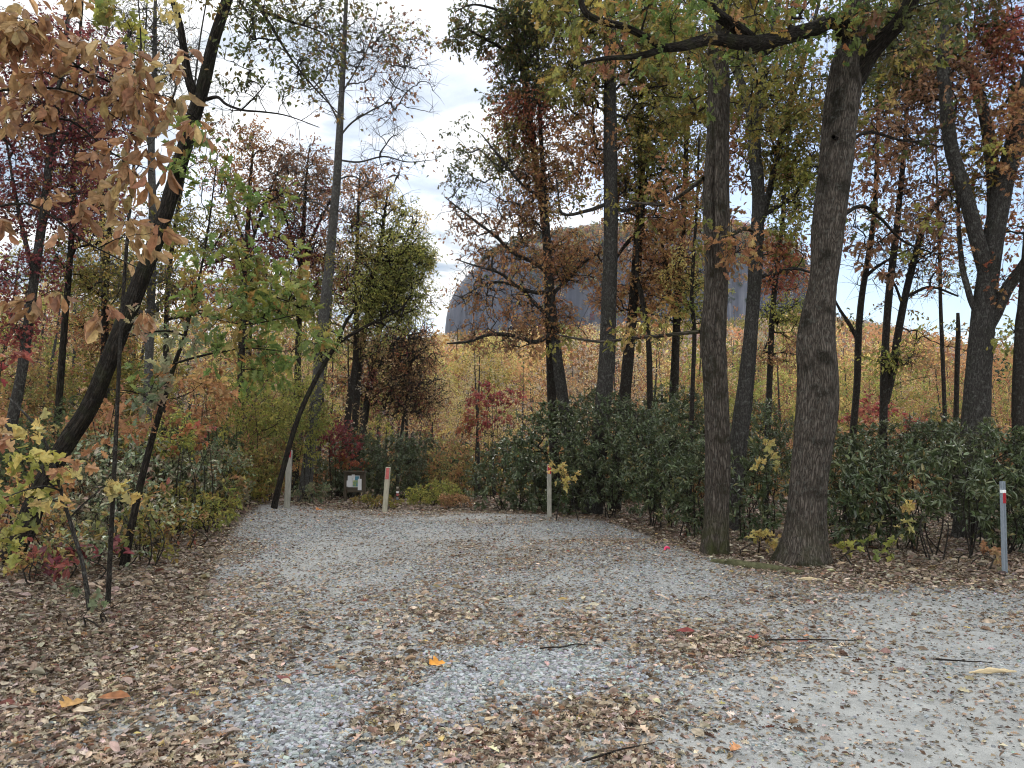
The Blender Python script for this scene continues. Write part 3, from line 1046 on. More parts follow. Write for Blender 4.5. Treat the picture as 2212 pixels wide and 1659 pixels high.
def build_gravel():
    rng = np.random.default_rng(33)
    b = Buf()
    # a rough 8-corner stone
    base = np.array([(-1, -1, -.6), (1, -1, -.6), (1, 1, -.6), (-1, 1, -.6), (-.7, -.8, .7), (.8, -.6, .6), (.6, .8, .7), (-.8, .6, .55)], float)
    quads = np.array([0, 3, 2, 1, 4, 5, 6, 7, 0, 1, 5, 4, 1, 2, 6, 5, 2, 3, 7, 6, 3, 0, 4, 7])
    def put(n, x, y, r):
        z = gh(x, y) + r * 0.25
        t = base[None] * (0.7 + 0.6 * rng.random((n, 8, 3)))
        t = t * r[:, None, None] * np.stack([np.ones(n), 0.6 + 0.35 * rng.random(n), 0.45 + 0.35 * rng.random(n)], 1)[:, None, :]
        a = rng.random(n) * 6.28; tl = 0.35 * rng.standard_normal(n)
        ca, sa = np.cos(a)[:, None], np.sin(a)[:, None]
        ct, st = np.cos(tl)[:, None], np.sin(tl)[:, None]
        X = t[..., 0] * ct - t[..., 2] * st; Z = t[..., 0] * st + t[..., 2] * ct; Yq = t[..., 1]
        v = np.stack([X * ca - Yq * sa + x[:, None], X * sa + Yq * ca + y[:, None], Z + z[:, None]], -1)
        g = 0.13 + 0.24 * rng.random(n) ** 1.2
        c = np.stack([g * 0.98, g * 1.03, g * 1.05], 1) * (1 + 0.05 * rng.standard_normal((n, 3)))
        b.add(v.reshape(-1, 3), [4] * (6 * n), (np.arange(n)[:, None] * 8 + quads[None]).reshape(-1), np.repeat(c, 8, 0), 0, smooth=False)
    for (cx, cy, a, e, w), cnt in zip(_BB[:3], (3600, 1500, 4200)):
        n = cnt
        x = cx + a * 0.75 * rng.standard_normal(n); y = cy + e * 0.75 * rng.standard_normal(n)
        k = y > 2.6
        x = x[k]; y = y[k]
        put(len(x), x, y, 0.008 + 0.014 * rng.random(len(x)))
    n = 150000
    y = 2.8 + 13 * rng.random(n) ** 0.9; x = (rng.random(n) * 2 - 1) * (0.78 * y + 0.4)
    k = (lot_mask(x, y) > 0.6) & (rng.random(n) < (1 - 0.85 * pale_mask(x, y)) * (1.0 - 0.7 * litter_density(x, y)) * (0.55 + 0.6 * fbm(x * 1.1, y * 1.1, 8)))
    x = x[k]; y = y[k]
    put(len(x), x, y, (0.004 + 0.009 * rng.random(len(x)) ** 2) * (0.8 + 0.06 * y))
    m, nn, l = material('gravel_stone')
    out = nn('ShaderNodeOutputMaterial')
    p = nn('ShaderNodeBsdfPrincipled', inp={'Roughness': 0.85, 'Specular IOR Level': 0.3})
    at = nn('ShaderNodeAttribute', attribute_name='tint')
    l(at.outputs['Color'], p.inputs['Base Color']); l(p.outputs[0], out.inputs[0])
    o = b.build('gravel', m)
    tag(o, 'loose blue grey crushed stone in patches on the lot', 'gravel', kind='stuff')


# ------------------------------------------------------------------ far hill, rock dome and their forest
def build_far():
    prof = [(962, 712), (965, 684), (973, 655), (988, 627), (1010, 602), (1040, 575), (1070, 555), (1100, 542), (1150, 527), (1200, 516), (1300, 505),
            (1400, 499), (1500, 499), (1580, 504), (1640, 520), (1690, 552), (1725, 588), (1745, 622), (1755, 665), (1760, 700)]
    YC = 900.0
    px = np.array([q[0] for q in prof], float); py = np.array([q[1] for q in prof], float)
    xs = np.concatenate([np.linspace(962, 1010, 26), np.linspace(1014, 1690, 110), np.linspace(1694, 1760, 24)])
    ty = np.interp(xs, px, py)
    nv = 60
    vv = np.linspace(0.0, math.pi, nv)
    V = np.zeros((len(xs), nv, 3))
    for i, (a, t) in enumerate(zip(xs, ty)):
        p = P(a, t, YC)
        zb = float(gh(p[0], YC)) - 12
        w = min(1.0, (a - 961) / 90, (1761 - a) / 70)
        dep = 95 * (max(w, 0.02) ** 0.45)
        s = np.sin(vv) ** 0.62
        yy = YC - dep * np.cos(vv)
        V[i, :, 0] = p[0]
        V[i, :, 1] = yy
        V[i, :, 2] = zb + (p[2] - zb) * s
    X = V[..., 0]; Z = V[..., 2]
    nz = fbm(X * 0.05, V[..., 1] * 0.05 + Z * 0.02, 5)
    V[..., 2] += 2.2 * nz * np.sin(vv)[None]
    V[..., 1] += 2.0 * fbm(X * 0.11, Z * 0.03, 7)
    nx = len(xs)
    i = np.arange(nx - 1)[:, None] * nv; j = np.arange(nv - 1)[None]
    f = np.stack([i + j, i + nv + j, i + nv + j + 1, i + j + 1], -1).reshape(-1)
    b = Buf()
    b.add(V.reshape(-1, 3), [4] * ((nx - 1) * (nv - 1)), f, None, 0)
    m, n, l = material('granite')
    out = n('ShaderNodeOutputMaterial')
    p_ = n('ShaderNodeBsdfPrincipled', inp={'Roughness': 0.9, 'Specular IOR Level': 0.2})
    tc = n('ShaderNodeTexCoord')
    mp = n('ShaderNodeMapping', inp={3: (0.10, 0.04, 0.007)})
    l(tc.outputs['Object'], mp.inputs[0])
    n1 = n('ShaderNodeTexNoise', inp={'Scale': 1.0, 'Detail': 7.0, 'Roughness': 0.65, 'Distortion': 0.3})
    l(mp.outputs[0], n1.inputs['Vector'])
    n2 = n('ShaderNodeTexNoise', inp={'Scale': 0.03, 'Detail': 5.0, 'Roughness': 0.6})
    l(tc.outputs['Object'], n2.inputs['Vector'])
    r1 = ramp(n, [(0.28, (0.022, 0.025, 0.038)), (0.44, (0.05, 0.057, 0.08)), (0.57, (0.085, 0.092, 0.12)), (0.74, (0.20, 0.205, 0.235))])
    l(n1.outputs[0], r1.inputs[0])
    r2 = ramp(n, [(0.35, 0.7), (0.65, 1.1)])
    l(n2.outputs[0], r2.inputs[0])
    mm = n('ShaderNodeMix', data_type='RGBA', blend_type='MULTIPLY', inp={0: 1.0})
    l(r1.outputs[0], mm.inputs[6]); l(r2.outputs[0], mm.inputs[7])
    l(mm.outputs[2], p_.inputs['Base Color'])
    l(p_.outputs[0], out.inputs[0])
    tag(b.build('hill', m), 'bare grey granite dome streaked by water above the forest', 'hill', kind='structure')
    # forest on the slope and dome
    rng = np.random.default_rng(5)
    b = Buf()
    def trees(cx, cy, cz, h, r, pal, nq, lsz):
        n = len(cx)
        k = np.repeat(np.arange(n), nq)
        nl_ = 8
        lc = unit(rng.standard_normal((n, nl_, 3))) * (0.45 + 0.4 * rng.random((n, nl_, 1)))
        li = rng.integers(0, nl_, n * nq)
        v = unit(rng.standard_normal((n * nq, 3)) + np.array([0, 0, 0.25]))
        u = lc[k, li] + v * (0.42 * (0.65 + 0.35 * rng.random((n * nq, 1))))
        pos = np.stack([cx[k] + u[:, 0] * r[k], cy[k] + u[:, 1] * r[k], cz[k] + h[k] * 0.6 + u[:, 2] * h[k] * 0.42], 1)
        nr = unit(v + rng.standard_normal((n * nq, 3)) * 0.4 + np.array([0, 0, 0.2]))
        dd = rdir(n * nq, rng)
        cols = np.zeros((n * nq, 3))
        pal = np.asarray(pal)
        for q in sorted(set(pal.tolist())):
            s = np.where(pal == q)[0]
            tint = pick(q, n, rng, 0.26)
            ss = pal[k] == q
            cols[ss] = 0.88 * tint[k[ss]] + 0.12 * pick(q, int(ss.sum()), rng, 0.2)
        leaves(b, 'quad', pos, dd, nr, lsz[k] * (0.7 + 0.6 * rng.random(n * nq)), cols, 0)
        # a bare grey stem under each crown
        pp = np.stack([np.stack([cx, cy, cz - 0.5], 1), np.stack([cx, cy, cz + h * 0.5], 1), np.stack([cx + 0.3, cy, cz + h * 0.95], 1)], 1)
        keep = (h > 9.05) & (cy > 130)
        tubes(b, pp[keep], np.stack([0.012 * h, 0.009 * h, 0.003 * h], 1)[keep], 4, (0.16, 0.14, 0.12), 1)
    names = ['yellow', 'orange', 'rust', 'ygreen', 'mixed', 'olive', 'maroon', 'grey', 'conifer']
    def pals(n, w):
        w = np.array(w, float); w /= w.sum()
        return [names[i] for i in rng.choice(len(names), n, p=w)]
    for (n, y0, y1, nq, ls) in [(420, 75, 170, 460, 0.5), (1500, 170, 420, 150, 1.0), (3200, 420, 845, 70, 1.9)]:
        y = y0 + (y1 - y0) * rng.random(n)
        x = (rng.random(n) * 1.5 - 0.72) * y
        z = gh(x, y)
        h = 9 + 8 * rng.random(n)
        # groves of one colour
        g = fbm(x * 0.012, y * 0.012, 9) + 0.25 * rng.standard_normal(n)
        pl = np.where(g > 0.42, 'yellow', np.where(g > 0.22, 'straw', np.where(g > 0.06, 'rust', np.where(g > -0.10, 'grey', np.where(g > -0.30, 'orange', 'olive'))))).astype(object)
        sw = rng.random(n) < 0.35
        pl[sw] = pals(int(sw.sum()), [2, 2, 2, 1.2, 2, 1, 0.5, 3, 1.0])
        trees(x, y, z, h, h * (0.32 + 0.14 * rng.random(n)), list(pl), nq, ls * (0.8 + 0.5 * rng.random(n)))
    # on the dome: conifers and oaks along the rounded top, more on its apron
    sel = []
    for i in range(nx):
        for j in range(nv):
            s = math.sin(vv[j])
            a = xs[i]
            top_ok = s > 0.955 - 0.1 * (a > 1060) * (a < 1240) and 1030 < a < 1690 and vv[j] < 2.2
            apr = s < 0.5 and vv[j] < 1 and 1100 < a < 1720
            mid = 0.45 < s <= 0.97 and vv[j] < 1.6 and 1150 < a < 1690 and s < 0.97 - 0.25 * (a < 1200) and fbm(a * 0.015, s * 5, 3) > -0.28
            if (top_ok and rng.random() < 0.85) or (apr and rng.random() < 0.5) or (mid and rng.random() < 0.8):
                sel.append((V[i, j], top_ok))
    q = np.array([s[0] for s in sel]) + np.c_[rng.standard_normal((len(sel), 2)) * 2.0, np.zeros(len(sel))]
    tp = np.array([s[1] for s in sel])
    pl = np.array(pals(len(sel), [1, 2, 3, 1, 2, 1, 1, 2, 2]), object)
    pl[tp & (rng.random(len(sel)) < 0.6)] = 'conifer'
    h = np.where(tp, 9.0, 11.0) * (0.7 + 0.6 * rng.random(len(sel)))
    trees(q[:, 0], q[:, 1], q[:, 2] - 1, h, h * 0.34, list(pl), 48, np.full(len(sel), 1.9))
    o = b.build('far_forest', [M_FAR, M_THIN])
    tag(o, 'yellow and rust autumn forest covering the far hillside below the granite dome', 'forest', kind='stuff')


build_ground()
build_litter()
build_gravel()
build_far()


def build_haze():
    b = Buf()
    box(b, (-1500, -60, -25), (1500, 1120, 420))
    m = bpy.data.materials.new('thin_haze')
    m.use_nodes = True
    n, l = nodes_of(m.node_tree)
    out = n('ShaderNodeOutputMaterial')
    v = n('ShaderNodeVolumePrincipled', inp={'Color': (0.86, 0.90, 0.96, 1), 'Density': HAZE, 'Anisotropy': 0.2})
    l(v.outputs[0], out.inputs['Volume'])
    tag(b.build('haze', m), 'thin pale autumn haze between the lot and the granite dome', 'haze', kind='stuff')


HAZE = 0.00006
if HAZE > 0:
    build_haze()
#__PART2__


# ------------------------------------------------------------------ posts, notice board and small things
def part(b, name, mat, root):
    return b.build(name, mat, root)


M_POSTWOOD = flat_mat('weathered_post_wood', (0.36, 0.34, 0.26), 0.85, 0.3, 9.0, 0.2, (6, 6, 0.8), 0.5)
M_POSTGREY = flat_mat('grey_post_wood', (0.27, 0.26, 0.22), 0.85, 0.35, 9.0, 0.2, (6, 6, 0.8), 0.5)
M_RED = flat_mat('red_paint', (0.33, 0.015, 0.025), 0.5, 0.12, 30.0, 0.4)
M_FADED = flat_mat('faded_red_paint', (0.42, 0.11, 0.10), 0.7, 0.35, 24.0, 0.3)
M_WHITE = flat_mat('white_reflector', (0.75, 0.77, 0.76), 0.4, 0.08, 30.0, 0.5)
M_STEEL = flat_mat('grey_composite', (0.17, 0.20, 0.23), 0.55, 0.15, 20.0, 0.4)
M_FRAME = flat_mat('brown_board_wood', (0.075, 0.062, 0.045), 0.8, 0.3, 8.0, 0.2, (1, 1, 6))
M_PAPER = flat_mat('paper', (0.66, 0.67, 0.68), 0.8, 0.06, 6.0, 0.2)
M_MOSSLOG = flat_mat('mossy_timber', (0.075, 0.075, 0.04), 0.95, 0.6, 14.0, 0.1, (1, 1, 1), 0.6)
M_PALEWOOD = flat_mat('torn_pale_wood', (0.52, 0.42, 0.26), 0.85, 0.3, 20.0, 0.2, (1, 8, 8), 0.5)
M_PINK = flat_mat('pink_ribbon', (0.75, 0.06, 0.16), 0.5, 0.1, 30.0, 0.4)


def at(o_base, lean, w, d, h, bevel):
    """a square post with eased edges, from the foot up"""
    b = Buf()
    x0, y0, z0 = o_base
    e = bevel
    ring = [(-w + e, -d), (w - e, -d), (w, -d + e), (w, d - e), (w - e, d), (-w + e, d), (-w, d - e), (-w, -d + e)]
    zs = [-0.25, 0.0, h * 0.35, h * 0.7, h - e, h]
    v = []
    for q, z in enumerate(zs):
        k = 1.0 if q < 5 else (w - e) / w
        for (a, c) in ring:
            v.append((x0 + a * k + lean[0] * z, y0 + c * k + lean[1] * z, z0 + z))
    n = len(ring)
    f = []
    for q in range(len(zs) - 1):
        for j in range(n):
            f += [q * n + j, q * n + (j + 1) % n, (q + 1) * n + (j + 1) % n, (q + 1) * n + j]
    lens = [4] * ((len(zs) - 1) * n) + [n]
    f += [(len(zs) - 1) * n + j for j in range(n)]
    b.add(v, lens, f, None, 0, smooth=False)
    return b


def post(label, foot, top, wpx, mat, red_mat, red_h, inset, Y):
    g = P(foot[0], foot[1], Y); t = P(top[0], top[1], Y)
    gz = float(gh(g[0], Y))
    z0 = min(gz, g[2])
    h = t[2] - z0
    lean = ((t[0] - g[0]) / (t[2] - g[2]), 0.0)
    w = wpx * 0.5 * Y / FPX
    root = empty('marker_post', (g[0], Y, z0))
    tag(root, label, 'post', 'red topped wooden posts across the end of the lot')
    at((g[0], Y, z0), lean, w, w, h, 0.012).build('shaft', mat, root)
    # the painted patch lies on the side that faces the lot
    b = Buf()
    a = w * inset
    za = h - red_h - 0.012; zb = h - 0.016
    q = [(-a, za), (a, za), (a, zb), (-a, zb)]
    yf = Y - w - 0.0035
    v = [(g[0] + x + lean[0] * z, yf, z0 + z) for x, z in q] + [(g[0] + x + lean[0] * z, yf + 0.003, z0 + z) for x, z in q]
    b.add(v, [4] * 5, [0, 1, 2, 3, 0, 4, 5, 1, 1, 5, 6, 2, 2, 6, 7, 3, 3, 7, 4, 0], None, 0, smooth=False)
    b.build('painted_patch', red_mat, root)
    return root


post('pale square post with faded pink red top, leaning slightly beside the notice board', (831, 1106), (838.7, 1009), 10.3, M_POSTWOOD, M_FADED, 0.27, 0.72, G(831, 1106)[1])
post('upright weathered post with bright red rectangle, in front of the evergreen shrub', (1187, 1119), (1186.3, 1003), 9.6, M_POSTGREY, M_RED, 0.18, 0.78, G(1187, 1119)[1])
post('grey wooden post half hidden by the dark leaning sapling', (620, 1089), (625.5, 972), 11, M_POSTGREY, M_RED, 0.15, 0.9, 16.6)


def delineator():
    Y = 9.6
    g = G(2171, 1244); Y = g[1]
    t = P(2165.6, 1039.6, Y)
    h = t[2] - g[2]; lx = (t[0] - g[0]) / h
    w = 0.5 * 9.8 * Y / FPX
    root = empty('delineator_post', (g[0], Y, g[2]))
    tag(root, 'slim grey channel post with white and red bands by the dark shrubs', 'post')
    prof = [(-w, 0.012), (-w * .45, -0.012), (-w * .25, -0.014), (w * .2, 0.004), (w * .45, 0.004), (w, -0.012),
            (w, -0.006), (w * .45, 0.010), (w * .2, 0.010), (-w * .25, -0.008), (-w * .45, -0.006), (-w, 0.018)]
    def strip(z0, z1, off, x0=-9, x1=9):
        pr = [(min(max(x, x0), x1), y) for x, y in prof]
        n = len(pr)
        b = Buf()
        v = [(g[0] + x + lx * z, Y + y - off, g[2] + z) for z in (z0, z1) for x, y in pr]
        f = []
        for j in range(n):
            f += [j, (j + 1) % n, n + (j + 1) % n, n + j]
        f += list(range(n))[::-1] + [n + j for j in range(n)]
        b.add(v, [4] * n + [n, n], f, None, 0, smooth=False)
        return b
    strip(-0.2, h, 0).build('shaft', M_STEEL, root)
    k = h / (1244 - 1039.6)
    strip(h - (1065 - 1039.6) * k, h - (1058.3 - 1039.6) * k, 0.004).build('white_band', M_WHITE, root)
    strip(h - (1087.5 - 1039.6) * k, h - (1065.4 - 1039.6) * k, 0.004, -w * .35, 9).build('red_band', M_RED, root)


delineator()


def trail_post():
    Y = 21.5
    c = P(859, 1051, Y); gz = float(gh(c[0], Y))
    root = empty('trail_marker', (c[0], Y, gz))
    tag(root, 'short narrow trail marker with small coloured bands behind the pale post', 'post')
    h = c[2] - gz
    w = 0.5 * 6.6 * Y / FPX
    at((c[0], Y, gz), (0, 0), w, 0.02, h, 0.005).build('shaft', M_FRAME, root)
    for (a, d, m) in [(1051.5, 1055, M_POSTWOOD), (1061, 1065, M_WHITE), (1066, 1071, M_FADED), (1074, 1079, M_STEEL), (1082, 1084.5, M_STEEL)]:
        b = Buf()
        za = P(859, d, Y)[2]; zb = P(859, a, Y)[2]
        box(b, (c[0] - w * .8, Y - 0.027, za), (c[0] + w * .8, Y - 0.0225, zb))
        b.build('band', m, root)


trail_post()


def notice_board():
    Y = 22.0
    A = lambda x, y: P(x, y, Y)
    c = A(766, 1050)
    gz = float(gh(c[0], Y))
    root = empty('notice_board', (c[0], Y, gz))
    tag(root, 'brown wooden notice board with a map and white papers, under red leaves', 'notice board')
    def slab(x0, x1, y0, y1, f, d, name, mat):
        a = A(x0, y1); e = A(x1, y0)
        b = Buf()
        box(b, (a[0], Y + f, a[2]), (e[0], Y + f + d, e[2]))
        return b.build(name, mat, root)
    for x0 in (743.5, 784):
        a = A(x0, 1020); e = A(x0 + 5.5, 1020)
        b = Buf()
        box(b, (a[0], Y, gz - 0.3), (e[0], Y + 0.09, a[2]))
        b.build('leg', M_FRAME, root)
    slab(749.2, 783.8, 1025, 1059, 0.03, 0.03, 'back_panel', M_FRAME)
    slab(749.2, 783.8, 1020.5, 1024.8, -0.01, 0.09, 'top_rail', M_FRAME)
    slab(749.2, 783.8, 1059.2, 1063.5, -0.01, 0.09, 'bottom_rail', M_FRAME)
    slab(742.0, 791.0, 1017.6, 1020.3, -0.06, 0.24, 'roof', M_FRAME)
    slab(750.5, 760.2, 1027.5, 1052.5, 0.022, 0.006, 'paper_sheet', M_PAPER)
    slab(745.5, 757.0, 1038.0, 1051.0, 0.012, 0.005, 'paper_sheet', M_PAPER)
    slab(772.5, 781.0, 1034.5, 1058.8, 0.012, 0.005, 'paper_sheet', M_PAPER)
    slab(759.5, 766.2, 1024.9, 1032.3, 0.012, 0.005, 'paper_sheet', M_PAPER)
    # the map: white edge, blue title block, green and yellow land
    mp = slab(760.4, 776.5, 1027.5, 1052.5, 0.0185, 0.005, 'map_sheet', M_PAPER)
    m, n, l = material('trail_map')
    out = n('ShaderNodeOutputMaterial'); p = n('ShaderNodeBsdfPrincipled', inp={'Roughness': 0.4})
    tc = n('ShaderNodeTexCoord'); nz = n('ShaderNodeTexNoise', inp={'Scale': 9.0, 'Detail': 4.0})
    l(tc.outputs['Object'], nz.inputs['Vector'])
    r = ramp(n, [(0.36, (0.10, 0.24, 0.30)), (0.47, (0.17, 0.28, 0.12)), (0.56, (0.34, 0.36, 0.14)), (0.66, (0.55, 0.55, 0.45))])
    l(nz.outputs[0], r.inputs[0]); l(r.outputs[0], p.inputs['Base Color']); l(p.outputs[0], out.inputs[0])
    mb = slab(761.6, 775.3, 1037.6, 1051.2, 0.016, 0.002, 'map_land', m); mb.parent = mp; mb.location = (0, 0, 0)
    mb2 = slab(766.5, 775.3, 1028.8, 1037.4, 0.016, 0.002, 'map_title', flat_mat('map_blue', (0.06, 0.20, 0.28), 0.4, 0.2)); mb2.parent = mp; mb2.location = (0, 0, 0)


notice_board()


def edging_timber():
    b = Buf()
    a = G(1535, 1212); c = G(1610, 1224); d = G(1735, 1240)
    a[1] -= 0.05
    pts = spline([[*(a + (0, 0, 0.0)), 0.04], [*(c + (0, 0, 0.0)), 0.06], [*(d + (0, 0, -0.01)), 0.06]], 0.04)
    tube(b, pts[:, :3], pts[:, 3], 16, lambda T, S, Rr: 1 + 0.3 * vnoise(S * 3, np.cos(T) + 3, 4) + 0.12 * np.sin(4 * T) ** 2 + 0.12 * vnoise(np.cos(T) * 3 + 4, S * 6, 2))
    o = b.build('timber', M_MOSSLOG)
    tag(o, 'low mossy timber lying along the gravel edge before the two oaks', 'log')
    for (x, y, ang, L, lab) in [(1752, 1256, -0.35, 0.33, 'torn pale strip of rotten wood lying below the stout oak'),
                                (2145, 1458, 0.1, 0.36, 'flattened straw coloured splinter on the clean pale gravel')]:
        g = G(x, y)
        b = Buf()
        dx, dy = math.cos(ang) * L / 2, math.sin(ang) * L / 2
        p = np.array([[g[0] - dx, g[1] - dy, g[2] + 0.02], [g[0], g[1], g[2] + 0.03], [g[0] + dx, g[1] + dy, g[2] + 0.018]])
        s = spline(np.c_[p, [0.006, 0.02, 0.005]], 0.02)
        tube(b, s[:, :3], s[:, 3], 9, lambda T, S, Rr: 1 - 0.55 * np.sin(T) ** 2 + 0.3 * vnoise(np.cos(T) * 5 + 9, S * 26, 3))
        tag(b.build('wood_splinter', M_PALEWOOD), lab, 'wood piece')
    # twigs on the ground
    rg = np.random.default_rng(3)
    for (x, y, a, L, lab) in [(1230, 1404, 0.15, 0.5, 'thin dead twig lying in leaves between two gravel patches'),
                              (1755, 1390, -0.06, 0.75, 'long thin dead twig lying on the gravel below the stout oak'),
                              (1330, 1636, 0.5, 0.4, 'short dark twig lying in leaves at the front of the lot'),
                              (2085, 1437, -0.25, 0.35, 'short dark twig lying on the clean pale gravel')]:
        g = G(x, y); n = 6
        t = np.linspace(-0.5, 0.5, n)
        xx = g[0] + t * L * math.cos(a) + rg.standard_normal(n) * 0.008; yy = g[1] + t * L * math.sin(a) + rg.standard_normal(n) * 0.012
        p = np.stack([xx, yy, gh(xx, yy) + 0.03], 1)
        b = Buf()
        s = spline(np.c_[p, np.linspace(0.007, 0.003, n)], 0.03)
        tube(b, s[:, :3], s[:, 3], 6)
        tag(b.build('twig', M_THIN), lab, 'twig')
    # leaves that stand out from the carpet
    for (x, y, sh, sz, col, lab, an) in [
            (927, 1448, 'maple', 0.11, (0.62, 0.27, 0.04), 'bright orange yellow leaf lying beside the middle gravel patch', 0.3),
            (212, 1524, 'big', 0.17, (0.24, 0.10, 0.04), 'large rust brown leaf lying in the pale leaf carpet', 0.1),
            (132, 1546, 'maple', 0.14, (0.42, 0.24, 0.08), 'golden crumpled leaf lying in the pale leaf carpet', 1.2),
            (1576, 1640, 'oak', 0.10, (0.45, 0.22, 0.10), 'curled orange brown leaf on gravel at the front of the lot', 0.8),
            (1460, 1375, 'big', 0.15, (0.17, 0.035, 0.03), 'dark crimson leaf lying on the gravel in mid lot', 0.0),
            (1635, 1392, 'maple', 0.10, (0.27, 0.045, 0.03), 'small red leaf on gravel below the slim oak', 2.0),
            (683, 1107, 'maple', 0.17, (0.42, 0.15, 0.03), 'orange leaf on the crest between the wooden posts', 1.0),
            (1310, 1226, 'maple', 0.15, (0.30, 0.30, 0.28), 'pale grey leaf lying flat on the far gravel', 2.2)]:
        g = G(x, y)
        b = Buf()
        leaves(b, sh, np.array([[g[0], g[1], g[2] + 0.035]]), np.array([[math.cos(an), math.sin(an), 0.1]]), np.array([[0.1, -0.35, 1.0]]), np.array([sz * 1.1]), np.array([col]), 0, curl=np.array([0.5]))
        tag(b.build('leaf', M_DRY), lab, 'leaf')
    g = G(1440, 1189)
    b = Buf()
    rr = [[g[0] - 0.03, g[1], g[2] + 0.005], [g[0] - 0.01, g[1] + 0.01, g[2] + 0.04], [g[0] + 0.02, g[1] - 0.01, g[2] + 0.045], [g[0] + 0.05, g[1], g[2] + 0.02]]
    s = spline(np.c_[np.array(rr), [0.014, 0.02, 0.02, 0.01]], 0.01)
    tube(b, s[:, :3], s[:, 3], 8, lambda T, S, Rr: 1 - 0.7 * np.sin(T) ** 2)
    tag(b.build('flagging_ribbon', M_PINK), 'small bright pink ribbon lying in leaves left of the slim oak', 'ribbon')


edging_timber()

# ------------------------------------------------------------------ the trees one can tell apart
NEAR = dict(near=True)
# --- right side, front
make_tree('oak_tree', 'stout grey oak at the gravel edge, its low dark limb reaching left overhead',
          [[(1734, 1218, 106), (1738, 1150, 92), (1744, 1050, 84), (1757, 940, 92), (1766, 830, 93), (1764, 740, 86), (1768, 680, 78), (1780, 600, 66), (1790, 500, 78), (1806, 380, 80), (1818, 260, 82),
            (1832, 150, 80), (1848, 60, 62), (1858, -60, 56), (1872, -260, 50)],
           [(1838, 90, 46), (1807, 46, 34, -.2), (1760, 62, 33, -.4), (1707, 76, 34, -.6), (1640, 93, 34, -.9), (1590, 92, 31, -1.1), (1540, 84, 28, -1.3), (1475, 100, 22, -1.5), (1430, 106, 17, -1.6), (1395, 118, 15, -1.7), (1350, 124, 11, -1.7), (1300, 127, 9, -1.8), (1255, 137, 5, -1.8)],
           [(1632, 94, 30, -.9), (1607, 72, 28, -1), (1580, 52, 26, -1.1), (1545, 26, 24, -1.3), (1524, -6, 23, -1.4), (1500, -70, 20, -1.6)],
           [(1445, 104, 16, -1.6), (1415, 92, 16, -1.7), (1395, 80, 15, -1.7), (1350, 58, 15, -1.8), (1310, 48, 16, -1.9), (1275, 35, 15, -2), (1260, 18, 14, -2), (1252, -10, 13, -2), (1240, -60, 10, -2)],
           [(1845, 175, 50), (1880, 118, 42, -.2), (1912, 82, 38, -.4), (1942, 50, 36, -.6), (1965, 10, 34, -.8), (1990, -60, 30, -1), (2030, -180, 22, -1.2)],
           [(1800, 296, 9, -.3), (1840, 300, 8, .2), (1880, 285, 7, .5), (1960, 305, 5, .9), (2040, 300, 3, 1.2)],
           [(1815, 470, 9), (1860, 445, 8, .3), (1900, 470, 7, .5), (1950, 520, 5, .9), (2010, 545, 3, 1.3)]],
          10.4, [(1640, 40, 120, 45, 0.8, 'oakgreen', -1.0, 1.6), (1800, 22, 120, 50, 1.1, 'oakgreen', -.5, 1.4), (1840, 70, 45, 30, 0.9, 'oakgreen', -.6, .4), (1560, -30, 260, 80, 1.0, 'olive', -.5, 2.5), (1420, 20, 120, 60, 0.9, 'oakgreen', -1.6, 1.0),
                 (1310, 20, 90, 50, 0.7, 'olive', -1.8, 0.8), (1950, 40, 150, 70, 0.9, 'darkoak', -.4, 1.5), (2000, 120, 70, 40, .4, 'olive', .6, 1.0), (1330, 120, 60, 30, 0.4, 'rust', -1.6, .6), (1560, 125, 120, 40, 0.35, 'oakgreen', -1.0, .8),
                 (1900, 330, 60, 60, .35, 'brown', .6, .6), (1930, 520, 80, 70, .3, 'brown', .8, .8)],
          bark=M_OAKDRY, shaded_limbbark=M_DARK, near=True, flare=0.6, top=20, topn=60, topr=4, shape='oak', size=0.125, nl=22, cr=0.38,  # limbs darker than the trunk: their backlit shade is put into the bark colour
          burl=[(0.25, 3.1, 0.7, 0.28, 0.16), (2.9, 2.3, 0.5, 0.3, 0.06), (1.3, 3.9, 0.35, 0.2, .10), (1.9, 4.9, .3, .15, .12), (1.0, 1.3, .3, .3, .06)])
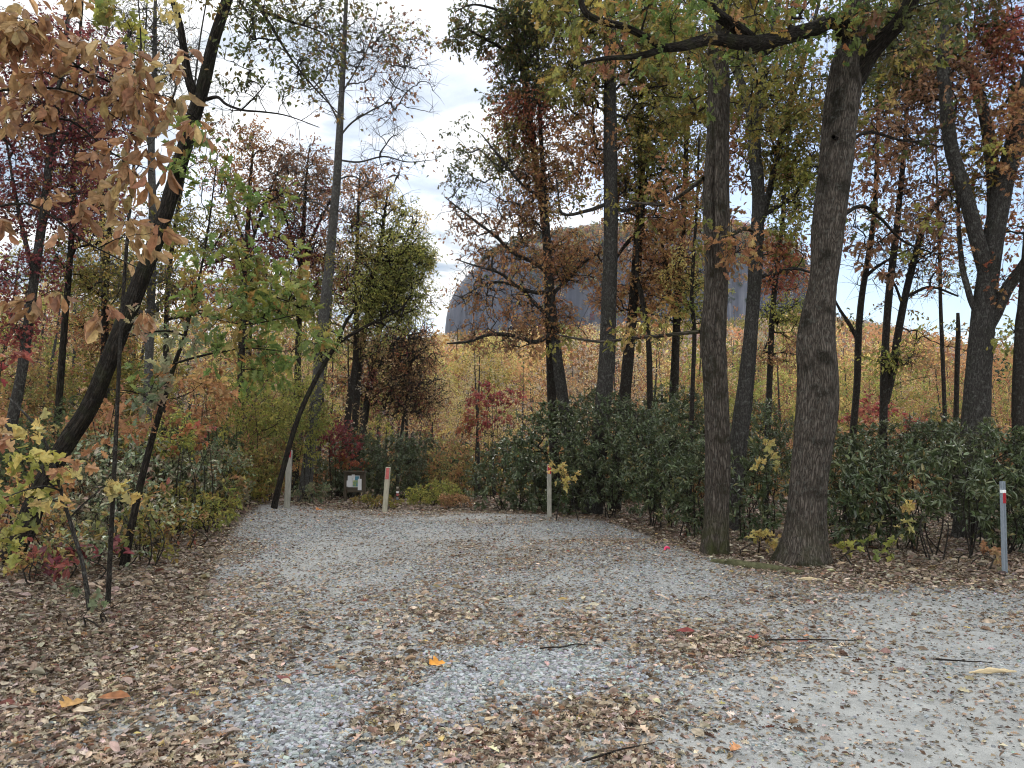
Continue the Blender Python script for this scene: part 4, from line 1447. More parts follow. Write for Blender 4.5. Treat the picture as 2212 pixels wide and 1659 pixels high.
make_tree('oak_tree', 'slim grey oak with a mossy foot, a bulging scar and a hollow cleft',
          [[(1545, 1192, 62), (1549, 1120, 58), (1551, 1000, 58), (1549, 900, 58), (1545, 800, 57), (1541, 730, 60), (1546, 650, 58), (1549, 540, 60), (1546, 430, 62), (1549, 330, 57), (1552, 200, 54), (1552, 90, 52), (1555, -40, 48), (1560, -240, 40)],
           [(1512, 716, 9), (1474, 720, 8, .2), (1420, 726, 8, .6), (1370, 730, 7, .9), (1303, 738, 6, 1.3), (1250, 732, 5, 1.6), (1200, 722, 3, 2)],
           [(1520, 385, 9), (1480, 415, 8, .6), (1440, 440, 7, 1.2), (1400, 440, 6, 1.7), (1350, 436, 4, 2.2)],
           [(1575, 510, 10), (1610, 494, 9, .3), (1640, 505, 7, .5)]],
          11.4, [(1590, 535, 70, 30, 1.1, 'rust', -.4, .5), (1545, 520, 50, 25, .8, 'olive', -.6, .3), (1480, 180, 90, 120, .7, 'olive', 1.2, 1.0), (1640, 190, 80, 110, .6, 'olive', 1.0, 1.0), (1450, 420, 80, 60, .5, 'rust', 1.4, .8), (1530, 60, 100, 70, .6, 'olive', .3, 1.0)],
          bark=M_OAK, near=True, flare=0.3, top=19, topn=50, topr=3.5, shape='oak', size=0.12, nl=22, cr=0.36,
          burl=[(1.1, 3.45, 0.35, 0.30, 0.20), (1.8, 3.4, 0.38, 0.36, 0.18), (1.45, 3.4, 0.13, 0.32, -0.36), (1.05, 5.45, 0.15, 0.85, -0.42), (0.72, 5.45, .2, .9, .12), (1.42, 5.35, 0.2, 1.0, 0.10)])
make_tree('oak_tree', 'straight grey tree trunk rising from the evergreen shrub, left of the slim oak',
          [[(1300, 900, 40), (1310, 800, 38), (1316, 650, 36), (1320, 500, 35), (1319, 330, 33), (1318, 180, 31), (1317, 60, 29), (1316, -80, 26), (1314, -260, 20)],
           [(1318, 440, 10), (1345, 455, 9, .3), (1380, 445, 8, .6), (1430, 420, 7, .9), (1500, 390, 4, 1.2)],
           [(1312, 440, 9), (1270, 455, 8, -.2), (1215, 462, 6, -.4), (1205, 410, 4, -.6), (1200, 380, 2, -.6)]],
          17.0, [(1255, 130, 90, 130, 1.4, 'olive', 0, 1.4), (1400, 120, 80, 120, 1.1, 'olive', .5, 1.4), (1270, 320, 70, 90, 0.9, 'rust', .3, 1), (1390, 330, 80, 120, .8, 'olive', .6, 1.2), (1230, 30, 70, 70, 1.2, 'olive'), (1310, -40, 200, 80, .9, 'olive')],
          bark=M_GREY, near=True, flare=0.2, top=21, topn=40, topr=4, shape='oak', size=0.13, nl=24, cr=0.45)
make_tree('oak_tree', 'forked mottled tree standing just behind and between the two front oaks',
          [[(1602, 905, 42), (1610, 840, 38), (1620, 740, 33), (1628, 640, 32), (1634, 540, 33), (1638, 430, 30), (1630, 330, 30), (1624, 250, 28), (1600, 180, 22), (1582, 110, 19), (1570, -20, 16), (1560, -160, 12)],
           [(1630, 270, 20), (1645, 190, 17, .2), (1648, 110, 16, .3), (1668, 60, 14, .4), (1690, -30, 12, .5)],
           [(1636, 500, 18), (1666, 400, 15, .3), (1690, 290, 14, .6), (1715, 200, 12, .8), (1742, 110, 10, 1), (1770, 0, 7, 1.2)],
           [(1640, 470, 10), (1690, 440, 9, .2), (1740, 395, 8, .3), (1790, 350, 5, .4)],
           [(1640, 600, 9), (1680, 585, 8), (1720, 580, 7), (1760, 592, 3)]],
          14.5, [(1690, 300, 80, 120, 1.0, 'olive'), (1680, 160, 90, 100, 1.0, 'olive', .3), (1730, 420, 60, 80, .9, 'ygreen'), (1600, 300, 60, 120, .8, 'rust', .6), (1670, 560, 80, 40, .7, 'redor', .2), (1700, 510, 60, 40, .5, 'ygreen'), (1620, 60, 80, 70, .8, 'olive', 1), (1760, 250, 60, 120, .6, 'olive', .8)],
          bark=M_GREY, near=True, flare=0.2, top=19, topn=30, topr=4, shape='oak', size=0.12, nl=24, cr=0.42)
make_tree('oak_tree', 'broad lichen spotted tree near the grey channel post, forking low into curving stems',
          [[(2106, 965, 64), (2110, 880, 60), (2116, 780, 56), (2124, 690, 54), (2136, 600, 50), (2150, 500, 46), (2166, 410, 44), (2186, 330, 42), (2208, 240, 40), (2232, 120, 36), (2255, -60, 30), (2275, -260, 22)],
           [(2132, 590, 34), (2112, 520, 32), (2092, 440, 30), (2070, 370, 29), (2052, 300, 28), (2042, 200, 27), (2036, 100, 25), (2040, 30, 24), (2046, -60, 20), (2060, -240, 14)],
           [(2148, 490, 30), (2146, 380, 27, .3), (2134, 280, 25, .5), (2116, 210, 22, .6), (2095, 150, 20, .7), (2075, 100, 16, .8), (2066, 40, 13, .9), (2070, -60, 10, 1)],
           [(2124, 720, 32), (2150, 680, 27, -.1), (2176, 625, 26, -.2), (2212, 575, 24, -.3), (2260, 500, 20, -.4)],
           [(2122, 700, 12), (2100, 655, 13), (2090, 620, 13), (2080, 580, 12, .2), (2072, 500, 9, .3), (2070, 420, 6, .4)]],
          13.2, [(2050, 180, 90, 110, .8, 'brown', .3), (2130, 120, 90, 110, .9, 'redor', .5), (2185, 70, 70, 60, 1.0, 'red', .8), (1960, 120, 90, 110, .7, 'darkoak', .8), (2160, 320, 70, 100, .7, 'rust', .5), (1950, 260, 80, 90, .55, 'brown', .6), (2100, 380, 70, 80, .5, 'olive', .4), (2190, 480, 60, 60, .6, 'redor', .5), (2020, 420, 60, 90, .4, 'brown', .5), (2210, 200, 60, 80, .8, 'redor', .8), (2060, 30, 150, 70, .9, 'darkoak', .5)],
          bark=M_GREY, near=True, flare=0.25, top=20, topn=40, topr=4, shape='oak', size=0.12, nl=24, cr=0.42)
make_tree('oak_tree', 'dark trunk at the right edge beside the lichen spotted tree',
          [[(2206, 1010, 30), (2200, 880, 28), (2204, 760, 27), (2212, 650, 25), (2225, 480, 23), (2235, 280, 20), (2245, 60, 16)]],
          12.6, [(2180, 720, 40, 30, .6, 'ygreen', .4), (2230, 300, 60, 120, .7, 'rust')], bark=M_THIN, top=17, topn=20, shape='oak', size=0.11)
# --- right side, second row
def slim(label, stems, Y, crown, pal='brown', bark=M_THIN, **kw):
    k = dict(shape='oval', size=0.10, nl=24, cr=0.42, top=18, topn=14, topr=2.5, toppal=pal, flare=0.15)
    k.update(kw)
    return make_tree('slender_tree', label, stems, Y, crown, bark=bark, **k)


slim('slender tree leaning right, standing just right of the stout oak',
     [[(1843, 935, 15), (1852, 820, 15), (1855, 720, 15), (1862, 640, 14), (1875, 560, 13), (1888, 470, 12), (1893, 380, 10), (1896, 280, 9), (1900, 150, 7), (1905, -40, 5)],
      [(1856, 740, 9), (1835, 700, 8), (1815, 670, 6), (1800, 640, 3)], [(1868, 600, 8), (1890, 580, 7), (1930, 555, 5), (1985, 530, 2)]],
     16, [(1880, 330, 70, 110, .45, 'brown'), (1900, 170, 80, 110, .7, 'darkoak'), (1870, 560, 80, 90, .3, 'bare'), (1850, 480, 60, 70, .3, 'rust'), (1900, 40, 100, 80, .8, 'olive')])
slim('twin stemmed tree, its stems parting low above the red shrubs',
     [[(1908, 925, 17), (1910, 820, 17), (1914, 720, 16), (1922, 620, 16), (1934, 520, 15), (1942, 440, 13), (1950, 360, 11), (1958, 250, 8), (1965, 120, 6), (1970, -40, 4)],
      [(1912, 870, 17), (1928, 800, 17), (1940, 720, 16), (1955, 640, 15), (1975, 560, 14), (1998, 480, 12), (2025, 440, 9), (2060, 410, 5)],
      [(1950, 660, 6), (1930, 610, 5), (1900, 580, 3)], [(1960, 640, 7), (2010, 620, 6), (2070, 640, 4)]],
     15, [(1960, 330, 80, 100, .45, 'brown'), (1980, 480, 80, 60, .35, 'brown'), (1950, 150, 80, 100, .6, 'olive'), (1920, 770, 50, 22, .9, 'ygreen', -.5, .4), (1980, 560, 110, 100, .4, 'bare'), (1990, 760, 110, 60, .3, 'bare'), (2010, 560, 80, 60, .25, 'brown')])
slim('thin straight sapling before the hillside right of the twin stems',
     [[(2040, 870, 9), (2036, 760, 9), (2032, 660, 8), (2030, 560, 8), (2026, 450, 6), (2022, 330, 4), (2020, 220, 3)]], 18, [(2030, 480, 70, 70, .3, 'brown'), (2020, 600, 60, 50, .2, 'olive')], top=None, topn=0)
slim('broken leafless snag standing beside the lichen spotted tree',
     [[(2066, 870, 11), (2068, 780, 11), (2070, 720, 10), (2069, 676, 7)]], 16.5, [(2062, 720, 30, 24, .15, 'olive')], top=None, topn=0)
make_tree('oak_tree', 'oak with rust brown leaves and sweeping boughs before the granite dome',
          [[(1213, 840, 26), (1206, 790, 25), (1198, 720, 22), (1190, 640, 20), (1184, 560, 18), (1180, 470, 15), (1174, 380, 12), (1168, 280, 10), (1164, 180, 8), (1160, 60, 6), (1158, -60, 4)],
           [(1186, 590, 10), (1150, 565, 9, -.2), (1110, 548, 8, -.4), (1070, 510, 7, -.6), (1030, 480, 6, -.8), (985, 445, 4, -1), (960, 425, 2, -1)],
           [(1188, 630, 10), (1160, 632, 9, -.3), (1120, 620, 8, -.5), (1080, 590, 6, -.8), (1030, 575, 4, -1), (985, 560, 2, -1.1)],
           [(1194, 715, 11), (1160, 738, 10, -.3), (1110, 725, 9, -.6), (1060, 722, 8, -.8), (1010, 738, 6, -1), (965, 742, 3, -1.1)],
           [(1192, 690, 10), (1150, 650, 9, -.2), (1120, 620, 7, -.4), (1060, 610, 5, -.6), (1000, 640, 2, -.8)],
           [(1188, 640, 9), (1230, 600, 8, .2), (1270, 560, 6, .4), (1310, 540, 3, .5)],
           [(1178, 430, 8), (1130, 400, 7, -.2), (1080, 340, 5, -.4), (1040, 290, 3, -.5)]],
          18.6, [(1120, 560, 100, 46, .5, 'rust', -.4), (1080, 640, 110, 60, .32, 'rust', -.6), (1060, 735, 110, 34, .5, 'brown', -.8), (1170, 690, 80, 50, .6, 'rust'), (1240, 560, 80, 70, .9, 'rust', .3), (1140, 470, 80, 60, .7, 'rust'), (1030, 500, 70, 60, .35, 'brown', -.6), (1020, 420, 70, 90, .15, 'bare', -.5), (1060, 620, 110, 80, .25, 'bare', -.6), (1100, 480, 90, 90, .25, 'bare', -.4),
                 (1180, 380, 90, 80, 1.0, 'rust'), (1140, 260, 90, 70, 1.1, 'redor'), (1100, 330, 60, 70, .8, 'olive'), (1020, 330, 60, 90, .25, 'darkoak', -.3), (1140, 150, 70, 80, .9, 'darkoak'), (1150, 50, 70, 70, 1.0, 'darkoak'), (980, 390, 40, 60, .15, 'darkoak', -.3)],
          bark=M_GREY, shape='oak', size=0.115, nl=20, cr=0.40, top=18, topn=20, topr=3, toppal='olive', flare=0.25, upb=.9)
slim('mid sized tree with rusty foliage right of the straight grey trunk',
     [[(1348, 865, 28), (1356, 780, 26), (1366, 680, 24), (1376, 560, 22), (1384, 450, 20), (1386, 330, 17), (1384, 200, 14), (1385, 60, 11), (1388, -80, 8)],
      [(1380, 500, 9), (1350, 530, 8), (1330, 560, 5)]],
     18.5, [(1390, 250, 90, 120, .9, 'olive'), (1360, 420, 80, 80, .8, 'rust'), (1420, 560, 80, 60, 1.0, 'rust'), (1400, 650, 70, 60, .8, 'orange'), (1390, 80, 90, 90, .9, 'olive'), (1330, 630, 60, 50, .6, 'rust')], shape='oak', size=0.12)
slim('thin crooked tree right beside the rusty mid sized tree',
     [[(1404, 850, 14), (1402, 760, 13), (1397, 700, 12), (1386, 640, 12), (1376, 590, 10), (1380, 500, 8), (1395, 400, 6), (1405, 280, 4)]],
     18.0, [(1400, 470, 50, 60, .4, 'rust'), (1420, 600, 50, 40, .4, 'orange'), (1410, 350, 50, 60, .5, 'olive')], top=None, topn=0)
slim('slender tree in the row behind, left of the slim oak',
     [[(1456, 840, 20), (1460, 740, 18), (1464, 640, 17), (1472, 540, 15), (1478, 440, 13), (1482, 320, 11), (1486, 180, 9), (1490, 20, 6)],
      [(1462, 690, 9), (1440, 620, 8), (1432, 540, 7), (1428, 460, 4)]],
     19.5, [(1470, 260, 80, 130, .9, 'olive'), (1450, 480, 70, 80, .8, 'rust'), (1490, 620, 60, 60, .8, 'ygreen'), (1480, 90, 80, 80, .9, 'olive'), (1450, 700, 50, 50, .5, 'yellow')], shape='oak', size=0.12)
slim('thin crooked tree close behind the slim oak, lowest leaves yellow',
     [[(1497, 815, 10), (1500, 720, 10), (1494, 640, 9), (1498, 560, 8), (1505, 450, 6), (1510, 300, 5)]],
     17.5, [(1500, 580, 60, 60, .6, 'yellow'), (1510, 680, 50, 40, .5, 'ygreen'), (1500, 400, 50, 80, .5, 'olive')], top=None, topn=0)
slim('slender tree seen in the gap between the two front oaks',
     [[(1660, 880, 14), (1664, 780, 13), (1668, 690, 13), (1676, 600, 12), (1690, 480, 10), (1700, 340, 8), (1710, 180, 6)]],
     21, [(1690, 680, 50, 50, .8, 'ygreen'), (1690, 590, 60, 50, .7, 'redor'), (1700, 400, 60, 90, .7, 'olive'), (1680, 760, 50, 40, .5, 'tan')])
# --- oak spray hanging from above in the middle of the sky
make_tree('oak_tree', 'pin oak beyond the lot, its dark spiky sprays hanging highest against the white cloud',
          [[(1186, 700, 20), (1178, 500, 18), (1150, 300, 16), (1130, 150, 14), (1110, 40, 12), (1095, -60, 10), (1085, -200, 8)],
           [(1130, 150, 9), (1090, 110, 7, -.5), (1040, 80, 6, -1), (1000, 60, 4, -1.2), (968, 70, 3, -1.3)],
           [(1112, 40, 8), (1070, 20, 6, -.6), (1020, 10, 4, -1), (985, 25, 2, -1.2)]],
          19.5, [(1050, 70, 45, 45, 1.0, 'darkoak', -.8), (985, 75, 30, 32, 1.3, 'darkoak', -1.2), (1010, 25, 40, 25, .6, 'darkoak', -1), (1130, 60, 70, 80, 1.6, 'darkoak'), (1160, 180, 50, 60, 1.1, 'darkoak'), (1080, 230, 40, 50, .5, 'darkoak'), (1090, 130, 40, 40, .6, 'brown')],
          bark=M_THIN, shape='oak', size=0.15, nl=20, cr=0.34, top=17, topn=14, flare=.15)

# --- left side
make_tree('leaning_tree', 'dark bare trunk leaning right from the leafy bank, forking near the top',
          [[(22, 1250, 57), (60, 1130, 50), (98, 1040, 45), (150, 950, 43), (195, 880, 42), (232, 790, 41), (270, 690, 40), (305, 600, 38), (340, 510, 37), (372, 410, 37), (398, 320, 36), (420, 245, 35), (440, 180, 32), (462, 90, 28), (487, 10, 26), (520, -90, 23), (560, -230, 19)],
           [(424, 215, 24), (408, 170, 19, -.1), (398, 110, 17, -.2), (388, 50, 15, -.3), (370, -10, 14, -.4), (345, -90, 11, -.5), (320, -200, 7, -.6)],
           [(446, 214, 9), (470, 210, 7, -.1), (490, 226, 6, -.2), (525, 238, 5, -.3), (570, 242, 4, -.4), (620, 250, 3, -.5), (690, 275, 1.5, -.6)], [(518, 240, 4, -.3), (540, 220, 3, -.3), (562, 196, 2.5, -.3), (582, 168, 1.2, -.3)],
           [(520, -90, 14), (535, -20, 10, -.2), (567, 20, 8, -.4), (617, 43, 6, -.6), (665, 58, 4, -.7), (710, 75, 2, -.8)],
           [(538, -30, 9, -.2), (560, 15, 8, -.4), (592, 67, 7, -.5), (633, 133, 5, -.7), (675, 185, 4, -.8), (733, 247, 2, -1)]],
          9.3, [(580, 220, 110, 50, .12, 'bare', -.3, .6), (600, 60, 110, 60, .13, 'darkoak', -.6, .8), (660, 120, 80, 70, .13, 'darkoak', -.7, .7), (560, 20, 90, 60, .22, 'darkoak', -.6, .8), (570, 90, 50, 40, .3, 'darkoak', -.5, .4), (540, 40, 40, 30, .3, 'darkoak', -.4, .4), (560, -60, 220, 60, .5, 'darkoak', -.5, 1.5), (500, 130, 50, 60, .2, 'darkoak', -.4, .4)],
          bark=M_DARK, near=True, flare=0.25, top=15, topn=30, topr=3, toppal='darkoak', shape='oval', size=0.065, nl=18, cr=0.32, base=None, maxr=.012)
make_tree('tulip_tree', 'tall straight pale tree with sparse leaves and upswept boughs against white cloud',
          [[(668, 985, 27), (680, 880, 26), (692, 760, 25), (702, 660, 25), (712, 570, 23), (720, 480, 21), (728, 390, 19), (733, 300, 17), (737, 220, 14), (742, 130, 12), (746, 40, 10), (750, -60, 8)],
           [(730, 300, 4.8), (760, 265, 4.2, -.1), (800, 240, 3.6, -.2), (840, 215, 2.4, -.3), (875, 150, 1.8, -.3), (900, 90, 1.2, -.4)],
           [(734, 270, 4.8), (715, 230, 4.2), (690, 190, 3.6), (660, 160, 3.0), (625, 140, 1.8)],
           [(728, 345, 4.8), (775, 350, 4.2), (830, 338, 3.6, .2), (880, 350, 2.4, .3), (940, 345, 1.2, .4)],
           [(739, 200, 4.2), (770, 150, 3.6), (800, 90, 3.0), (815, 20, 1.8)],
           [(722, 465, 4.2), (690, 440, 3.6), (650, 430, 2.4), (600, 400, 1.2)],
           [(740, 180, 3.6), (722, 110, 3.0), (700, 50, 2.4), (690, -20, 1.8)],
           [(726, 390, 4.2), (760, 380, 3.6), (800, 395, 2.4), (850, 380, 1.2)]],
          21, [(850, 120, 90, 120, .12, 'brown'), (890, 90, 50, 70, .10, 'olive'), (700, 100, 80, 120, .12, 'darkoak'), (790, 60, 80, 70, .14, 'darkoak'), (620, 140, 60, 80, .07, 'darkoak'), (860, 230, 70, 60, .06, 'brown'), (760, 420, 120, 60, .03, 'brown'), (830, 330, 110, 60, .10, 'bare'), (640, 380, 80, 80, .10, 'bare'), (850, 180, 100, 140, .20, 'bare'), (690, 120, 80, 130, .20, 'bare'), (780, 60, 90, 80, .20, 'bare'), (800, 420, 110, 60, .08, 'bare')],
          bark=M_PALE, flare=0.15, top=24, topn=10, topr=2.0, toppal='darkoak', shape='maple', size=0.13, nl=8, cr=0.6, rtip=0.006, maxr=.05, nt=4)
make_tree('sapling', 'thin dark sapling leaning right across the grey wooden post, forking high',
          [[(592, 1092, 14), (605, 1040, 13), (622, 975, 12), (640, 915, 11.5), (662, 860, 11), (690, 805, 10.5), (712, 768, 10), (728, 740, 9.5), (745, 700, 8), (770, 660, 7), (795, 610, 6), (820, 565, 5), (845, 500, 4)],
           [(726, 744, 8), (760, 722, 7, -.1), (800, 700, 6, -.2), (840, 682, 4, -.3), (880, 660, 2, -.4)]],
          16.2, [(850, 640, 70, 80, 1.0, 'ygreen'), (880, 560, 60, 70, 1.0, 'ygreen'), (800, 640, 70, 50, .6, 'ygreen'), (690, 740, 60, 40, .5, 'ygreen'), (790, 560, 70, 60, .6, 'olive')],
          cat='sapling', bark=M_DARK, shape='lance', size=0.085, nl=24, cr=0.36, flare=.15)
make_tree('beech_tree', 'yellow green leafed tree filling the middle gap beside the tall pale tree',
          [[(768, 900, 16), (775, 800, 15), (790, 700, 14), (805, 620, 12), (820, 540, 10), (830, 470, 7), (838, 410, 4)],
           [(790, 700, 9), (830, 620, 7), (870, 540, 5), (900, 480, 3)]],
          28, [(825, 440, 36, 28, .9, 'yellow'), (870, 455, 30, 26, .7, 'ygreen'), (905, 480, 26, 22, .6, 'yellow'), (790, 480, 44, 28, .8, 'ygreen'), (845, 500, 46, 26, .9, 'ygreen'), (900, 530, 36, 24, .9, 'ygreen'), (925, 570, 26, 20, .6, 'yellow'), (860, 555, 46, 24, .9, 'yellow'),
               (800, 560, 50, 30, .8, 'ygreen'), (890, 610, 46, 24, .8, 'ygreen'), (830, 620, 56, 24, .7, 'yellow'), (930, 640, 26, 20, .5, 'olive'), (770, 640, 50, 36, .6, 'ygreen'), (860, 670, 70, 24, .7, 'ygreen'), (800, 690, 60, 26, .5, 'olive'), (845, 405, 20, 14, .5, 'yellow')],
          bark=M_THIN, shape='oval', size=0.11, nl=30, cr=0.45)
make_tree('oak_sapling', 'young oak with broad green lobed leaves in flat tiers right of the leaning trunk',
          [[(282, 1150, 16), (296, 1080, 15), (310, 1020, 14.5), (328, 950, 13.5), (347, 886, 12), (360, 846, 11), (373, 800, 10), (385, 765, 9), (397, 733, 8), (408, 690, 7), (418, 655, 6), (430, 600, 5), (440, 553, 4.5), (452, 480, 4), (462, 400, 3), (470, 330, 2)],
           [(378, 785, 5), (430, 770, 5, -.3), (480, 760, 4, -.5), (540, 752, 3, -.8), (600, 758, 2, -1)],
           [(412, 670, 4), (470, 690, 3.5, -.3), (540, 700, 3, -.6), (640, 680, 2, -.9)],
           [(400, 725, 4), (360, 715, 4, -.3), (310, 720, 3, -.6), (250, 735, 2, -.8)],
           [(350, 880, 4), (300, 850, 3, -.4), (240, 840, 2, -.8)]],
          9.6, [(500, 640, 130, 24, 1.0, 'oakgreen', -.4, .7), (580, 660, 110, 26, .9, 'oakgreen', -.6, .7), (470, 750, 110, 24, .9, 'oakgreen', -.5, .6), (570, 780, 90, 26, .9, 'oakgreen', -.8, .5), (350, 710, 110, 22, .9, 'pale', -.5, .6),
                (460, 380, 70, 60, .7, 'oakgreen', -.2, .5), (560, 450, 80, 40, .7, 'oakgreen', -.4, .6), (500, 560, 110, 40, .7, 'oakgreen', -.3, .6), (430, 300, 30, 30, .9, 'oakgreen', -.4, .2), (600, 590, 80, 40, .7, 'oakgreen', -.5, .5), (330, 860, 80, 26, .8, 'pale', -.8, .5), (390, 830, 80, 30, .7, 'rust', -.2, .5), (300, 930, 70, 30, .6, 'rust', -.5, .5), (640, 740, 60, 30, .7, 'oakgreen', -.9, .4), (400, 520, 60, 50, .5, 'olive', 0, .5)],
          cat='sapling', bark=M_DARK, shape='oak', size=0.135, nl=18, cr=0.30, rtip=.0035, upb=1.3, droop=.25, sag=.03)
make_tree('magnolia_sapling', 'near sapling at the left edge with big drooping brown leaves overhead',
          [[(-260, 1420, 22), (-250, 1100, 20), (-235, 800, 18), (-200, 500, 16), (-150, 250, 13), (-90, 80, 10), (-40, -60, 7)],
           [(-110, 120, 9), (-40, 60, 8, .1), (40, 52, 7, .2), (110, 95, 6, .3), (170, 145, 5, .3), (240, 178, 4, .4), (330, 215, 3, .4), (420, 240, 2, .4)],
           [(-190, 430, 8), (-60, 330, 7, .1), (60, 270, 6, .2), (150, 260, 5, .2), (240, 330, 4, .3), (330, 370, 2, .3)],
           [(-160, 280, 8), (-60, 210, 7), (60, 190, 6, .1), (160, 200, 4, .2), (260, 260, 2, .3)],
           [(-215, 600, 7), (-80, 480, 6), (60, 440, 5), (180, 520, 4), (300, 580, 2)]],
          5.6, [(60, 110, 150, 45, 1.4, 'tan', .1, .5), (210, 175, 130, 42, 1.6, 'tan', .2, .4), (330, 215, 90, 34, 1.2, 'tan', .2, .3), (420, 245, 60, 26, .7, 'tan', .3, .2), (60, 30, 120, 50, 1.2, 'tan', 0, .5), (230, 330, 90, 40, .9, 'tan', .2, .3), (310, 370, 70, 40, 1.0, 'tan', .2, .3), (80, 240, 110, 40, .6, 'tan', .1, .4), (310, 530, 60, 50, .8, 'tan', .2, .3), (240, 450, 60, 30, .5, 'tan', .2, .3), (60, 640, 60, 30, .3, 'tan', .1, .3), (30, 160, 60, 40, .8, 'tan', .1, .4), (270, 660, 30, 24, .5, 'tan', .2, .2)],
          cat='sapling', bark=M_DARK, shape='big', size=0.135, nl=14, cr=0.20, rtip=.0025, upb=.25, droop=1.1, sag=.03)
make_tree('maple_sapling', 'thin maple with yellow lobed leaves close by at the lower left edge',
          [[(180, 1225, 9), (168, 1180, 8.5), (140, 1090, 8), (118, 1010, 7), (95, 950, 6), (60, 900, 5), (20, 860, 3)],
           [(130, 1060, 4), (100, 1050, 4, -.2), (50, 1060, 3, -.4), (0, 1080, 2, -.5)],
           [(150, 1120, 4), (190, 1080, 3.5, -.1), (215, 1060, 2, -.2)]],
          7.2, [(50, 1080, 80, 40, .55, 'ygreen', -.3, .4), (100, 1050, 50, 30, .4, 'yellow', -.2, .3), (210, 1070, 40, 30, .35, 'yellow', -.1, .2), (40, 930, 70, 40, .45, 'tan', -.2, .4), (90, 960, 50, 40, .35, 'yellow', -.2, .3), (20, 1170, 50, 40, .4, 'ygreen', -.3, .3)],
          cat='sapling', bark=M_GREY, shape='maple', size=0.12, nl=10, cr=0.22, rtip=.003, upb=.8, droop=.5)
make_tree('maple_sapling', 'maple whose yellow green leaf sprays hang at the top beside the dark fork',
          [[(250, 950, 9), (262, 700, 8), (280, 450, 7), (300, 250, 6), (305, 120, 4), (300, 20, 3), (290, -80, 2)]],
          7.5, [(290, 30, 40, 34, .9, 'oakgreen', 0, .3), (240, 20, 40, 24, .6, 'ygreen', 0, .3), (285, 80, 30, 24, .6, 'ygreen', 0, .3), (410, 290, 24, 26, .6, 'oakgreen', -.2, .2), (330, 10, 40, 26, .6, 'yellow', 0, .2)],
          cat='sapling', bark=M_THIN, shape='maple', size=0.125, nl=10, cr=0.2, rtip=.003)
make_tree('red_maple', 'maroon leafed maple with a grey trunk at the left edge',
          [[(28, 900, 24), (48, 800, 22), (63, 686, 21), (80, 560, 20), (98, 430, 18), (113, 300, 16), (128, 190, 13), (140, 100, 11), (150, 0, 9), (158, -120, 6)],
           [(75, 600, 10), (50, 500, 9), (30, 400, 7), (10, 280, 4)], [(105, 360, 8), (150, 280, 7), (190, 200, 4), (220, 120, 3)]],
          15, [(60, 260, 100, 110, .9, 'maroon'), (160, 300, 90, 100, .8, 'maroon'), (40, 440, 90, 80, .9, 'maroon'), (60, 110, 120, 90, .6, 'maroon'), (170, 440, 90, 70, .6, 'maroon'), (60, 600, 90, 70, .7, 'maroon'), (30, 700, 60, 50, .7, 'red')],
          bark=M_GREY, shape='maple', size=0.075, nl=30, cr=0.42, top=17, topn=20, toppal='maroon')
make_tree('red_maple', 'dark stemmed maple with maroon and yellow leaves next to the left edge maple',
          [[(130, 830, 15), (140, 700, 14), (150, 580, 13), (158, 460, 12), (160, 340, 11), (163, 220, 9), (170, 100, 7), (178, -40, 5)],
           [(152, 560, 7), (190, 470, 6), (220, 380, 4), (250, 300, 2)]],
          17, [(200, 250, 90, 110, .7, 'maroon'), (130, 380, 80, 90, .7, 'maroon'), (210, 400, 70, 70, .45, 'yellow'), (150, 120, 90, 100, .5, 'maroon'), (230, 520, 70, 60, .4, 'yellow'), (120, 560, 70, 70, .5, 'olive')],
          bark=M_DARK, shape='maple', size=0.075, nl=26, cr=0.42, top=17, topn=14, toppal='maroon')
slim('lichen grey tree whose bare upright stem stands behind the brown magnolia leaves',
     [[(318, 880, 20), (322, 760, 19), (326, 640, 18), (330, 520, 17), (329, 417, 17), (327, 317, 16), (331, 220, 13), (334, 133, 11), (335, 20, 8), (338, -80, 6)],
      [(328, 330, 7), (300, 250, 6), (280, 160, 4), (265, 80, 2)], [(330, 300, 6), (370, 220, 5), (400, 120, 3)], [(329, 420, 6), (370, 350, 5), (420, 280, 3)]],
     17, [(330, 90, 110, 120, .35, 'bare'), (400, 160, 90, 90, .2, 'bare'), (330, 90, 90, 110, .12, 'olive'), (280, 200, 70, 90, .15, 'yellow'), (300, 620, 90, 70, .5, 'olive'), (350, 480, 80, 60, .2, 'olive')], bark=M_PALE, topn=6, nl=10)
slim('slanting dark tree between the lichen grey tree and the dark stemmed maple',
     [[(222, 880, 17), (226, 740, 16), (228, 620, 15), (236, 500, 14), (250, 417, 13), (268, 350, 12), (285, 290, 9), (298, 220, 7), (310, 120, 5), (318, 0, 3)]],
     18.5, [(290, 250, 60, 70, .4, 'maroon'), (240, 600, 80, 90, .6, 'olive'), (260, 120, 80, 90, .3, 'maroon'), (210, 720, 80, 60, .6, 'rust')], topn=6)
slim('mottled grey stem behind the leaning trunk, maroon leaves at its side',
     [[(230, 900, 16), (229, 800, 16), (227, 700, 15), (224, 600, 14), (222, 500, 12), (215, 400, 9), (205, 280, 6)]], 21,
     [(210, 470, 80, 70, .6, 'maroon'), (240, 680, 80, 60, .6, 'ygreen'), (190, 600, 80, 60, .5, 'mixed')], bark=M_PALE, top=None, topn=0)
slim('thin dark tree with upright bare shoots at the top centre left',
     [[(355, 900, 12), (358, 760, 11), (362, 620, 10), (380, 480, 9), (400, 360, 7), (415, 240, 5), (430, 100, 4)]], 19,
     [(420, 300, 70, 90, .12, 'brown'), (440, 500, 90, 70, .5, 'olive'), (400, 640, 90, 60, .6, 'rust')], top=16, topn=4)
